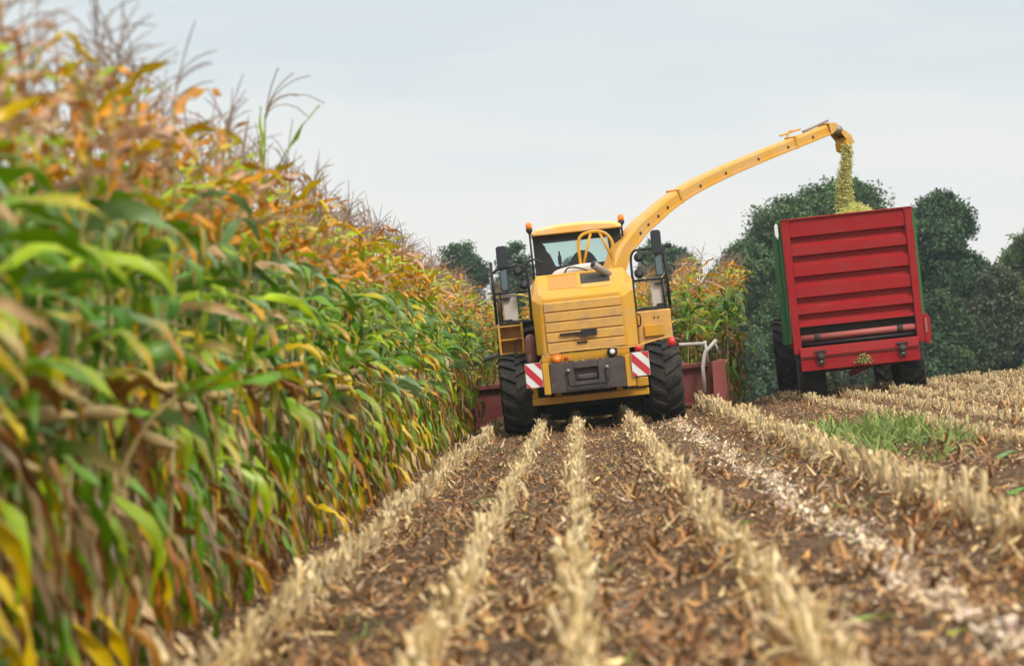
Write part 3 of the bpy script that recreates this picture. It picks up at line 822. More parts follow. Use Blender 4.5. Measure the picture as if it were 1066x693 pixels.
# ------------------------------------------------------------------ wheels
def wheel(name, parent, c, r, w, rim_mat, lugs=20, lug_h=0.045, side=1):
    rm = MB()
    rr = r * 0.56
    rm.lathe([(0.02, -w * 0.12), (rr * 0.35, -w * 0.14), (rr * 0.45, -w * 0.05), (rr * 0.9, -w * 0.1), (rr, -w * 0.36), (rr * 1.03, -w * 0.38),
              (rr * 1.03, w * 0.38), (rr, w * 0.36), (rr * 0.9, w * 0.1), (rr * 0.45, w * 0.05), (rr * 0.35, w * 0.14), (0.02, w * 0.12)], axis='x', seg=28)
    for k in range(8):
        a = k * math.pi / 4
        rm.lathe([(0.018, -w * 0.2), (0.018, w * 0.2)], (0, rr * 0.4 * math.cos(a), rr * 0.4 * math.sin(a)), 'x', 6)
    wo_ = rm.build(name, rim_mat, parent); wo_.location = c
    t = MB(); R0 = r - lug_h; hw = w / 2
    t.lathe([(rr * 1.0, -hw * 0.7), (rr * 1.1, -hw * 0.92), (R0 * 0.8, -hw * 1.0), (R0 * 0.93, -hw * 0.97), (R0 * 0.985, -hw * 0.8), (R0, -hw * 0.4), (R0 * 1.004, 0),
             (R0, hw * 0.4), (R0 * 0.985, hw * 0.8), (R0 * 0.93, hw * 0.97), (R0 * 0.8, hw), (rr * 1.1, hw * 0.92), (rr * 1.0, hw * 0.7)], axis='x', seg=44)
    for k in range(lugs):
        for sd in (-1, 1):
            a0 = 2 * math.pi * (k + (0.5 if sd > 0 else 0)) / lugs
            st = [(0.02, R0 * 1.0, 0.0), (0.45, R0 * 0.997, 0.10), (0.85, R0 * 0.978, 0.21), (1.01, R0 * 0.9, 0.26)]
            for q in range(3):
                vs = []
                for zz in (-0.02, lug_h):
                    for (u, rad, da), _ in ((st[q], 0), (st[q + 1], 0)):
                        for wdt in (-0.5, 0.5):
                            ang = a0 - da + wdt * 0.075 / r * (1.1 if zz < 0 else 0.85)
                            rad2 = rad + zz * (1 if u < 0.95 else 0.85)
                            vs.append((sd * u * hw, rad2 * math.cos(ang), rad2 * math.sin(ang)))
                t.hexa(vs)
    to = t.build('tyre', M['rubber'], wo_)
    return wo_

# ------------------------------------------------------------------ forage harvester
TILT = R(-6)
H = tag(empty('forage_harvester', (0.235, 43.5, 0.025), (0, TILT, 0)), 'yellow self propelled forage harvester seen from behind, its spout raised over the trailer', 'harvester')
def cover():
    a = [(-.60, .07, 1.23), (-.58, .07, 2.0), (-.52, .07, 2.08), (.63, .07, 2.08), (.69, .07, 2.0), (.71, .07, 1.23)]
    b = [(-.71, .2, 1.23), (-.71, .2, 2.08), (-.60, .2, 2.18), (.72, .2, 2.18), (.85, .2, 2.08), (.85, .2, 1.23)]
    c = [(-.71, .62, 1.23), (-.71, .62, 2.26), (-.61, .62, 2.46), (.74, .62, 2.46), (.87, .62, 2.26), (.87, .62, 1.23)]
    d = [(p[0], 2.1, p[2]) for p in c]
    m = MB(); m.loft([a, b, c, d])
    o = m.build('engine_cover', M['yellow_dusty'], H, 0.02)
    m = MB()                              # slatted rear grille
    prof = []
    z0, dz = 1.26, 0.155
    for k in range(5):
        z = z0 + k * dz
        prof += [(.035, z), (.03, z + dz - .035), (.045, z + dz - .022), (.085, z + dz - .018), (.085, z + dz - .004)]
    prof += [(.12, z0 + 5 * dz), (.12, z0)]
    m.prism_x(prof, -.53, .65)
    g = m.build('rear_grille', M['yellow_worn'], o)
    m = MB(); m.box(-.33, .0, -.01, .03, 1.5, 1.535); m.box(0.0, .24, -.02, .03, 1.47, 1.56)
    m.tube([(-.1, -.02, 1.49), (.03, -.04, 1.45), (.1, -.02, 1.47)], .012)
    m.box(-.08, .08, .005, .033, 1.36, 1.385)
    m.build('latch', M['black'], g, .005)
    m = MB()                              # recessed panels on the sloping top
    def slope(x0, x1, t0, t1, off, th):   # a slab lying on the plane between (y .2, z 2.18) and (y .62, z 2.46)
        n_ = Vector((0, -.28, .42)).normalized(); vs = []
        for o_ in (off, off + th):
            for t in (t0, t1):
                for x in (x0, x1):
                    p = Vector((x, .2 + .42 * t, 2.18 + .28 * t)) + n_ * o_; vs.append(tuple(p))
        m.hexa(vs)
    slope(-.43, .0, .12, .86, -.02, .026)
    m.build('top_panel', M['yellow_deep'], o, .004)
    m = MB(); slope(.07, .52, .30, .86, -.02, .025); m.build('air_intake', M['under'], o)
    m = MB(); slope(.07, .52, .05, .28, -.02, .028); m.build('intake_lip', M['yellow_worn'], o, .004)
    m = MB(); slope(-.445, .53, .90, .96, -.01, .022); slope(.02, .05, .05, .9, -.01, .024); m.build('trim', M['yellow'], o, .003)
    m = MB(); m.tube(arc([(-.3, 1.0, 2.36), (-.28, 1.0, 2.45), (-.05, 1.0, 2.50), (.2, 1.0, 2.52), (.34, 1.0, 2.50)]), .075, 12)
    m.build('muffler', M['pale'], o)
    m = MB(); m.tube([(.54, .55, 2.33), (.44, .42, 2.42), (.29, .30, 2.54)], .062, 14)
    m.build('exhaust_pipe', [M['steel']], o)
    m = MB(); m.lathe([(0.05, 0), (0.052, 0.012), (0.0, 0.013)], seg=12)
    e_ = m.build('exhaust_mouth', M['black'], o); e_.location = (.29, .30, 2.54); e_.rotation_mode = 'QUATERNION'; e_.rotation_quaternion = Vector((-.15, -.12, .12)).to_track_quat('Z', 'Y')
    m = MB(); m.tube(arc([(-.16, .85, 2.47), (-.1, .8, 2.54), (.05, .8, 2.53), (.2, .8, 2.47)]), .012); m.build('hose', M['black'], o)
cover()
m = MB(); m.box(-.645, .705, .06, .5, 1.095, 1.222); m.build('rear_shelf', M['yellow'], H, .01)
def counterweight():
    m = MB(); m.box(-.545, .61, 0.05, .4, .63, 1.085)
    m.box(-.545, -.18, -.03, .047, .63, 1.085); m.box(.2, .61, -.03, .047, .63, 1.085)
    m.box(-.178, .198, -.03, .047, .63, .78); m.box(-.178, .198, -.03, .047, .98, 1.085)
    o = m.build('counterweight', M['weight'], H, .008)
    m = MB(); m.box(-.13, .17, -.015, .05, .80, .88); m.build('tow_plate', M['weight'], o, .02)
    m = MB(); m.tube([(-.26, -.07, .95), (-.265, -.09, .74), (-.25, -.095, .72), (.31, -.095, .72), (.33, -.09, .74), (.335, -.07, .95)], .018)
    m.build('tow_bar', M['black'], o)
    for s_ in (-.26, .335):
        m = MB(); m.lathe([(.03, -.1), (.03, -.05), (.018, -.045), (.018, -.0)], (s_, 0, .955), 'y', 10); m.build('bolt', M['steel'], o)
counterweight()
for x0, x1 in ((-.655, -.55), (.615, .755)):
    m = MB(); m.box(x0, x1, -.02, .42, .62, 1.10); m.build('bumper_post', M['yellow'], H, .012)
m = MB(); m.box(-.86, .95, .36, .56, .465, .575); m.box(-.5, -.4, .3, .5, .578, .65); m.box(.45, .55, .3, .5, .578, .65); m.box(-.86, -.76, .38, .5, .58, .74)
m.box(.765, .95, .3, .5, .6, .74)
m.build('rear_crossbar', M['yellow'], H, .015)
m = MB(); m.box(-.55, .66, .58, 6.0, .62, 1.1); m.box(-.2, .3, .8, 6.2, .42, .62); m.box(-.85, .95, .86, 1.12, .52, .72); m.box(-.9, 1.0, 4.0, 4.5, .6, 1.1)
m.box(-.7, .85, 1.2, 2.3, 1.1, 1.23); m.box(-.55, .7, 1.3, 1.8, .38, .6); m.box(-.5, .65, 3, 5.5, .36, .6); m.box(-1.1, 1.25, 5.4, 5.6, .12, .9)  # last box: added dark plate, painting the black shade under the machine
m.build('chassis', M['under'], H, .01)
def board(x0, x1, z0, z1):
    m = MB(); y = -.06
    m.box(x0, x1, y, y + .02, z0, z1)
    w_, h_ = x1 - x0, z1 - z0
    def clip(lo, hi):
        P = [(0, 0), (1, 0), (1, 1), (0, 1)]
        def cut(P, f):
            out = []
            for i in range(len(P)):
                a, b = P[i], P[(i + 1) % len(P)]; fa, fb = f(a), f(b)
                if fa >= 0: out.append(a)
                if fa * fb < 0:
                    t = fa / (fa - fb); out.append((a[0] + (b[0] - a[0]) * t, a[1] + (b[1] - a[1]) * t))
            return out
        P = cut(P, lambda p: p[0] * .75 + p[1] - lo); return cut(P, lambda p: hi - p[0] * .75 - p[1])
    m.m = 1
    for lo, hi in ((-.1, .22), (.62, 1.02), (1.42, 1.9)):
        P = clip(lo, hi)
        m.add([(x0 + .004 + p[0] * (w_ - .008), y - .004, z0 + .004 + p[1] * (h_ - .008)) for p in P], [tuple(range(len(P)))])
    return m
board(-.915, -.66, .75, 1.125).build('warning_board', [M['white'], M['sign_red']], H)
board(.715, .985, .765, 1.13).build('warning_board', [M['white'], M['sign_red']], H)
for s_, nm in ((-.79, 'left'), (.85, 'right')):
    m = MB(); m.box(s_ - .04, s_ + .04, -.035, .4, .9, .96); m.build('bracket', M['black'], H)
m = MB(); m.lathe([(.0, .0), (.05, .01), (.055, .07), (.04, .1), (.0, .1)], (.84, -.02, 1.13), 'z', 14); m.build('tail_lamp', M['red_lamp'], H)
m = MB(); m.lathe([(.0, .0), (.06, .0), (.06, .06), (.05, .13), (.0, .14)], (1.37, .3, 1.17), 'z', 16); m.build('tail_lamp', M['red_lamp'], H)
m = MB(); m.lathe([(.0, -.06), (.075, -.05), (.085, 0.0), (.0, .02)], (-.42, .02, 1.165), 'y', 18); m.build('indicator_lamp', M['amber'], H)
m = MB(); m.lathe([(.0, -.03), (.025, -.03), (.03, .05), (.0, .06)], (-.27, .02, 1.15), 'y', 10); m.build('tail_lamp', M['red_lamp'], H)
m = MB(); m.lathe([(.045, -.07), (.075, -.06), (.08, 0.0), (.06, .05), (.0, .06)], (.44, .02, 1.175), 'y', 18)
m.m = 1; m.lathe([(.0, -.083), (.03, -.08), (.045, -.0705)], (.44, .02, 1.175), 'y', 14); m.build('reversing_lamp', [M['black'], M['lens']], H)
m = MB(); m.tube(arc([(-.68, .0, 1.12), (-.6, -.03, 1.21), (-.4, -.05, 1.25), (.3, -.04, 1.25), (.75, 0, 1.22), (1.1, .2, 1.28), (1.36, .3, 1.31), (1.4, .3, 1.2)]), .011)
m.build('cable', M['yellow_worn'], H)
m = MB(); m.lathe([(.0, 0), (.08, .0), (.085, .03), (.085, .38), (.06, .43), (.03, .45), (.0, .46)], (-.80, .45, 1.12), 'z', 16); m.build('canister', M['rust_red'], H)
# right tank, left ladder, platforms
m = MB(); m.box(.885, 1.42, .9, 2.7, 1.08, 1.755); t_ = m.build('side_tank', M['yellow_worn'], H, .02)
m = MB(); m.box(.985, 1.29, .855, .897, 1.35, 1.53); m.build('tank_lid', M['yellow'], t_, .01)
m = MB(); m.tube(arc([(.9, .85, 1.72), (.94, .83, 1.68), (.93, .83, 1.55), (.88, .85, 1.52)]), .012); m.build('hose', M['black'], t_)
for s_ in (1.16, 1.22):
    m = MB(); m.lathe([(0, -.012), (.014, -.01), (.014, .004)], (s_, .895, 1.64), 'y', 8); m.build('bolt', M['black'], t_)
def ladder():
    m = MB(); m.box(-1.25, -.93, 1.3, 2.6, 1.05, 1.74); o = m.build('ladder_housing', M['yellow_worn'], H, .01)
    for x in (-1.28, -.92):
        m = MB(); m.box(x - .018, x + .018, 1.0, 1.295, .98, 1.78); m.build('rail', M['yellow_dusty'], o, .004)
    for z in (1.12, 1.31, 1.53, 1.74):
        m = MB(); m.box(-1.258, -.942, 1.0, 1.25, z - .012, z + .012); m.build('step', M['yellow_dusty'], o, .003)
    m = MB(); m.tube(arc([(-.93, .97, 1.5), (-1.0, .95, 1.52), (-1.05, .95, 1.42), (-1.06, .97, 1.22)]), .01); m.build('hose', M['black'], o)
ladder()
def platform(x0, x1, sgn):
    m = MB(); m.box(x0, x1, 1.1, 3.8, 1.765, 1.80); o = m.build('platform', M['black'], H, .005)
    return o
pl, pr = platform(-1.32, -.73, -1), platform(.885, 1.46, 1)
def railing_l():
    m = MB(); r = .02
    m.tube([(-1.31, 1.6, 1.8), (-1.315, 1.6, 2.78)], .024)
    m.tube(arc([(-1.3, 1.6, 2.6), (-1.2, 1.6, 2.66), (-1.0, 1.6, 2.68), (-.85, 1.6, 2.68), (-.77, 1.6, 2.6), (-.75, 1.6, 2.4), (-.76, 1.6, 1.8)]), r)
    m.tube([(-1.31, 1.6, 2.27), (-.76, 1.6, 2.27)], .016); m.tube([(-1.22, 1.6, 1.8), (-1.22, 1.6, 2.3)], .018)
    m.tube([(-1.31, 1.6, 2.2), (-1.31, 3.6, 2.2)], .016); m.tube([(-1.31, 3.6, 1.8), (-1.31, 3.6, 2.25)], .018)
    m.box(-1.22, -1.06, 1.58, 1.62, 2.17, 2.2); m.box(-1.24, -1.06, 1.58, 1.62, 1.815, 1.85)
    o = m.build('railing', M['black'], H)
    m = MB(); m.tube(arc([(-.83, 1.5, 2.3), (-.84, 1.5, 2.52), (-.74, 1.5, 2.7), (-.62, 1.5, 2.75), (-.5, 1.5, 2.68)]), .017); m.build('grab_handle', M['black'], o)
    m = MB(); m.box(-1.19, -.96, 1.64, 1.67, 1.82, 2.26); m.build('pale_panel', M['pale'], o, .02)
railing_l()
def railing_r():
    m = MB(); r = .02
    m.tube([(1.45, 1.6, 1.8), (1.44, 1.6, 2.75)], .026)
    m.tube(arc([(.9, 1.6, 1.8), (.9, 1.6, 2.3), (.905, 1.6, 2.6), (.95, 1.6, 2.71), (1.03, 1.6, 2.735), (1.2, 1.6, 2.735), (1.3, 1.6, 2.69), (1.31, 1.6, 2.55)]), r)
    m.tube([(.9, 1.6, 2.25), (1.44, 1.6, 2.25)], .016); m.tube([(1.37, 1.6, 1.8), (1.36, 1.6, 2.25)], .018)
    m.tube([(1.45, 1.6, 2.2), (1.45, 3.6, 2.2)], .016); m.tube([(1.45, 3.6, 1.8), (1.45, 3.6, 2.25)], .018)
    m.box(1.24, 1.37, 1.58, 1.62, 2.16, 2.19); m.box(1.24, 1.37, 1.58, 1.62, 1.83, 1.86)
    o = m.build('railing', M['black'], H)
    m = MB(); m.box(1.17, 1.39, 1.64, 1.67, 1.81, 2.27); m.build('pale_panel', M['pale'], o, .02)
railing_r()
def rounded(x0, x1, y0, y1, z0, z1, r):
    m = MB(); P = []
    for cx, cz, a0 in ((x1 - r, z1 - r, 0), (x0 + r, z1 - r, 90), (x0 + r, z0 + r, 180), (x1 - r, z0 + r, 270)):
        for k in range(5): P.append((cx + r * math.cos(R(a0 + k * 22.5)), cz + r * math.sin(R(a0 + k * 22.5))))
    m.prism_y(P, y0, y1); return m
for x0, x1, z0, z1, x2, x3, z2, z3 in ((-1.21, -1.04, 2.66, 3.02, -1.19, -1.06, 2.30, 2.64), (1.25, 1.41, 2.64, 3.02, 1.27, 1.40, 2.29, 2.61)):
    for a in ((x0, x1, z0, z1), (x2, x3, z2, z3)):
        o = rounded(a[0], a[1], 1.5, 1.58, a[2], a[3], .045).build('mirror', M['plastic'], H, .012)
        rounded(a[0] + .018, a[1] - .018, 1.494, 1.503, a[2] + .018, a[3] - .018, .03).build('mirror_glass', M['mirror'] if a[2] < 2.5 else M['plastic'], o)  # upper panes dark plastic: a dark reflected landscape put into the colour
for x_, z_, yy in ((1.03, 2.615, 1.55), (1.01, 2.36, 1.55), (-.90, 2.6, 1.55), (-.82, 2.37, 1.45)):
    m = MB(); m.lathe([(0, -.05), (.07, -.045), (.078, .0), (.06, .05), (.0, .07)], (x_, yy, z_), 'y', 18)
    m.tube([(x_, yy + .02, z_ + .07), (x_, yy + .03, z_ + .12)], .015); m.build('work_lamp', M['black'], H)
m = MB(); m.box(1.47, 1.57, 1.55, 1.65, 2.72, 2.79); m.build('marker_lamp', M['black'], H, .015)
# cab
def cab():
    m = MB(); m.box(-.62, .80, 2.2, 3.9, 1.3, 2.5); o = m.build('cab', M['yellow_worn'], H, .02)
    m = MB()
    y0, y1 = 2.2, 2.29
    m.prism_y([(-.62, 2.502), (.80, 2.502), (.80, 2.63), (-.62, 2.63)], y0, y1)
    m.prism_y([(-.62, 3.05), (.80, 3.05), (.80, 3.14), (-.62, 3.14)], y0, y1)
    m.prism_y([(-.62, 2.632), (-.29, 2.632), (-.36, 2.82), (-.42, 2.9), (-.43, 2.96), (-.5, 3.048), (-.62, 3.048)], y0 + .002, y1 - .002)
    m.prism_y([(.60, 2.632), (.80, 2.632), (.80, 3.048), (.58, 3.048)], y0 + .002, y1 - .002)
    m.build('rear_frame', M['black'], o); m = MB()
    for x in (-.6, .72):
        m.box(x, x + .07, 3.8, 3.88, 2.502, 3.14)
    m.box(-.53, .72, 3.81, 3.87, 2.502, 2.57); m.box(-.53, .72, 3.81, 3.87, 3.08, 3.14)
    m.build('front_frame', M['black'], o)
    m = MB(); m.box(-.5, .61, 2.24, 2.25, 2.632, 3.048); m.build('rear_window', M['glass'], o)
    m = MB(); m.box(-.53, .72, 3.835, 3.845, 2.572, 3.078); m.build('windscreen', M['glass'], o)
    for x in (-.58, .76):
        m = MB(); m.box(x - .004, x + .004, 2.292, 3.795, 2.51, 3.13); m.build('side_window', M['glass'], o)
    def ring(y, x0, x1, z0, zs, zc):
        P = [(x0, y, z0), (x0, y, zs)]
        for k in range(9):
            t = (k + .5) / 9; P.append((x0 + (x1 - x0) * t, y, zs + (zc - zs) * math.sin(math.pi * t) ** .45))
        return P + [(x1, y, zs), (x1, y, z0)]
    m = MB(); m.loft([ring(2.05, -.6, .78, 3.145, 3.17, 3.26), ring(2.12, -.64, .82, 3.142, 3.2, 3.30), ring(3.7, -.64, .82, 3.142, 3.22, 3.34), ring(4.0, -.6, .78, 3.145, 3.17, 3.26)])
    m.build('cab_roof', M['roof'], o, .015)
    P = [(.16 + .25 * math.cos(a), 2.52 + .35 * math.sin(a)) for a in np.linspace(0, math.pi, 13)]
    m = MB(); m.prism_y(P, 2.75, 2.92); m.box(-.08, .4, 2.9, 3.35, 2.502, 2.56); m.build('seat', M['seat'], o, .04)
    m = MB(); m.tube([(.1, 3.6, 2.5), (.1, 3.5, 2.7)], .02); m.tube([(.1 + .17 * math.cos(a), 3.48 + .05 * math.sin(a), 2.7 + .06 * math.sin(a)) for a in np.linspace(0, 2 * math.pi, 17)], .012)
    m.build('steering_wheel', M['black'], o)
    m = MB(); m.tube([(-.22, 3.7, 2.55), (-.22, 3.7, 2.92)], .015); m.box(-.25, -.19, 3.68, 3.72, 2.7, 2.85); m.build('monitor', M['black'], o)
cab()
for x_, y_, za, zb in ((-.655, 2.0, 2.3, 3.22), (.825, 2.2, 3.0, 3.21)):
    m = MB(); m.tube([(x_, y_, za), (x_, y_, zb)], .017); o = m.build('beacon_mast', M['black'], H)
    m = MB(); m.lathe([(.016, -.04), (.05, -.0), (.055, .04), (.0, .04)], (x_, y_, zb), 'z', 14); m.build('beacon_base', M['black'], o)
    m = MB(); m.lathe([(.045, 0), (.052, .03), (.05, .07), (.035, .1), (.0, .11)], (x_, y_, zb + .042), 'z', 16); m.build('beacon', M['amber'], o)
m = MB(); m.box(-.66, -.62, 2.0, 2.25, 2.3, 2.34); m.build('bracket', M['black'], H)
m = MB()
m.tube(arc([(.11, 1.4, 2.45), (.10, 1.4, 2.75), (.11, 1.4, 2.96), (.19, 1.4, 3.06), (.39, 1.4, 3.09), (.54, 1.4, 3.04), (.63, 1.4, 2.91), (.63, 1.4, 2.75), (.61, 1.4, 2.45)]), .026, 10)
m.tube([(.12, 1.4, 2.5), (.31, 1.4, 3.07)], .022, 8); m.tube([(.45, 1.4, 3.07), (.62, 1.4, 2.62)], .022, 8)
m.build('guard_hoop', M['yellow'], H)
# spout
def spout():
    path = arc([(.52, 2.0, 2.3), (.65, 2.1, 2.56), (.75, 2.19, 2.76), (.93, 2.36, 2.96), (1.11, 2.54, 3.14), (1.35, 2.79, 3.31), (1.6, 3.03, 3.49), (2.0, 3.44, 3.71), (2.6, 4.03, 3.96), (3.41, 4.82, 4.24), (4.11, 5.49, 4.46), (4.62, 5.97, 4.625)], 4)
    n = len(path); m = MB(); rings = []; fr = []
    for i, p in enumerate(path):
        t = (path[min(i + 1, n - 1)] - path[max(i - 1, 0)]).normalized()
        sd = t.cross(Vector((0, 0, 1))).normalized(); up = sd.cross(t)
        k = i / (n - 1); hw = .14 - .04 * k; hh = .135 - .05 * k
        fr.append((p, t, sd, up, hw, hh))
        rings.append([p + sd * a * hw + up * b * hh for a, b in ((-1, -1), (1, -1), (1.0, .55), (.75, 1), (-.75, 1), (-1.0, .55))])
    m.loft(rings)
    # edge flanges, seams and bolts along the lower side
    for s_ in (-1, 1):
        m.loft([[p + sd * s_ * (hw + a) + up * (-hh + b) for a, b in ((-.02, -.014), (.022, -.014), (.022, .03), (-.02, .03))] for p, t, sd, up, hw, hh in fr[3:]])
    m.m = 1
    for i in list(range(14, n - 2, 3)):
        p, t, sd, up, hw, hh = fr[i]
        for s_ in (-1, 1):
            c = p + sd * s_ * (hw + .003) + up * (-hh * .25)
            m.loft([[c + (t * math.cos(a) + up * math.sin(a)) * .026 + sd * s_ * h_ for a in np.linspace(0, 2 * math.pi, 9)[:-1]] for h_ in (0, .014)])
    o = m.build('spout', [M['spout'], M['under']], H, .008)
    for i in (26, 39):                    # bolted joints
        p, t, sd, up, hw, hh = fr[i]; m = MB()
        m.loft([[p + t * d + sd * a * (hw + .022) + up * b * (hh + .02) for a, b in ((-1, -1), (1, -1), (1, 1), (-1, 1))] for d in (-.03, .03)])
        if i == 39:
            m.tube([p + up * (hh + .02) - t * .1, p + up * (hh + .12), p + up * (hh + .1) + t * .1], .02)
            m.tube([p + up * (hh + .1) - t * .25, p + up * (hh + .09) + t * .3], .018)
        m.build('joint_flange', M['spout'], o, .004)
    p, t, sd, up, hw, hh = fr[-1]
    m = MB()                              # deflector hood, open below
    q = [p - t * .05 + up * (hh + .02), p + t * .12 + up * (hh - .02), Vector((4.97, 6.28, 4.49)), Vector((5.02, 6.32, 4.36))]
    for a_, b_ in zip(q[:-1], q[1:]):
        w1 = hw + .03; d = (b_ - a_).normalized(); nn = sd.cross(d).normalized() * .012
        m.hexa([a_ - sd * w1 - nn, a_ + sd * w1 - nn, b_ - sd * w1 - nn, b_ + sd * w1 - nn, a_ - sd * w1 + nn, a_ + sd * w1 + nn, b_ - sd * w1 + nn, b_ + sd * w1 + nn])
    for s_ in (-1, 1):
        P = [q[0] - up * .2, q[0], q[1], q[2], q[3], q[3] + Vector((-.08, -.06, -.02)), p + t * .15 - up * .04]
        m.loft([[v + sd * s_ * (hw + .03) + sd * h_ for v in P] for h_ in (-.008, .008)])
    d_ = m.build('deflector', M['yellow_worn'], o)
    c = p + t * .16 - up * .06
    m = MB(); m.tube([c - sd * .17, c + sd * .17], .06, 12); m.build('pivot', M['steel'], d_)
    m = MB()
    P = [Vector((4.88, 6.2, 4.47)), Vector((4.86, 6.18, 4.36)), Vector((4.87, 6.19, 4.24)), Vector((4.93, 6.25, 4.21)), Vector((4.97, 6.28, 4.3)), Vector((4.98, 6.29, 4.45))]
    m.loft([[v + sd * h_ for v in P] for h_ in (-.13, .13)]); m.build('flap', M['yellow_dusty'], d_, .01)
    m = MB(); m.tube([p - t * .6 + up * (hh + .03), p + t * .1 + up * (hh + .05)], .02); m.build('hydraulic_ram', M['steel'], o)
spout()
def chaff_on():
    r_ = np.random.default_rng(77); p = PM()
    def put(n, x0, x1, y0, y1, zf):
        for k in range(n):
            x, y = r_.uniform(x0, x1), r_.uniform(y0, y1)
            c = pick(r_, dict(straw=3, cream=2, tan=2, lime=1)) * r_.uniform(.7, 1.1)
            p.add(*leaf(r_, np.array([x, y, zf(x, y) + .004]), r_.uniform(0, 6.3), r_.uniform(.012, .05), r_.uniform(.006, .016), r_.uniform(-.1, .5), .4, 1, 0, c, c, 1))
    put(130, -.64, .70, .0, .055, lambda x, y: 1.088 if y > .05 else 1.087)
    put(90, -.64, .70, .06, .08, lambda x, y: 1.222)
    put(60, -.85, .93, .36, .5, lambda x, y: .577)
    tag(link('chaff_dust', p.mesh('chaff_dust', M['forage']), H), kind='stuff')
chaff_on()
# wheels
for x_ in (-1.075, 1.225):
    wheel('rear_wheel', H, (x_, 1.0, .655), .66, .53, M['yellow'], 18)
for x_ in (-1.06, 1.2):
    wheel('front_wheel', H, (x_, 4.3, .93), .93, .66, M['yellow'], 20, .055)
# header
def header():
    m = MB()
    m.box(-2.0, 2.2, 6.6, 6.66, .1, .79); m.box(-2.0, 2.2, 6.5, 6.62, .74, .82); m.box(-2.0, 2.2, 6.5, 7.9, .08, .14)
    m.box(-.5, .65, 5.9, 6.6, .3, .95)
    o = m.build('maize_header', M['dark_red'], H, .012)
    m = MB(); m.prism_y([(2.205, .08), (2.40, .06), (2.47, .3), (2.47, .84), (2.24, .82)], 6.35, 6.43); m.prism_y([(2.42, .06), (2.47, .06), (2.47, .84), (2.42, .84)], 6.432, 8.6)
    m.build('end_panel', M['pink_red'], o, .01)
    m = MB(); m.prism_y([(-2.26, .1), (-2.02, .1), (-2.0, .72), (-2.1, .8), (-2.24, .7)], 6.4, 6.48); m.prism_y([(-2.26, .1), (-2.21, .1), (-2.21, .7), (-2.26, .7)], 6.482, 8.6)
    m.build('end_panel', M['dark_red'], o, .01)
    for k in range(4):                    # rotary cutting drums
        m = MB(); x_ = -1.45 + k * 1.05
        m.lathe([(.0, .15), (.5, .15), (.5, .2), (.28, .25), (.26, .6), (.45, .64), (.42, .7), (.12, .85), (.0, .9)], (x_, 7.6, 0), 'z', 24); m.build('cutting_drum', M['dark_red'], o)
    for k in range(7):
        m = MB(); x_ = -2.15 + k * .75
        m.loft([[(x_ - .12, 7.6, .08), (x_ + .12, 7.6, .08), (x_ + .1, 7.6, .4), (x_ - .1, 7.6, .4)], [(x_ - .02, 8.8, .08), (x_ + .02, 8.8, .08), (x_ + .02, 8.8, .14), (x_ - .02, 8.8, .14)]]); m.build('crop_divider', M['red'], o)
    m = MB(); m.tube([(1.3, 6.5, 1.19), (2.16, 6.5, 1.15)], .03); m.tube([(2.06, 6.32, .3), (2.07, 6.32, .75), (2.14, 6.32, 1.0), (2.36, 6.32, 1.19)], .034)
    m.tube([(2.16, 6.5, 1.2), (2.18, 6.5, .8)], .025); m.tube([(2.33, 6.5, 1.19), (2.38, 6.5, .95)], .018)
    m.build('guard_tube', M['pale'], o)
    m = MB(); m.tube([(-2.2, 6.5, 1.15), (-1.35, 6.5, 1.36)], .04); m.tube([(-1.9, 6.55, .75), (-1.9, 6.5, 1.22)], .03); m.build('guard_tube', M['under'], o)
header()

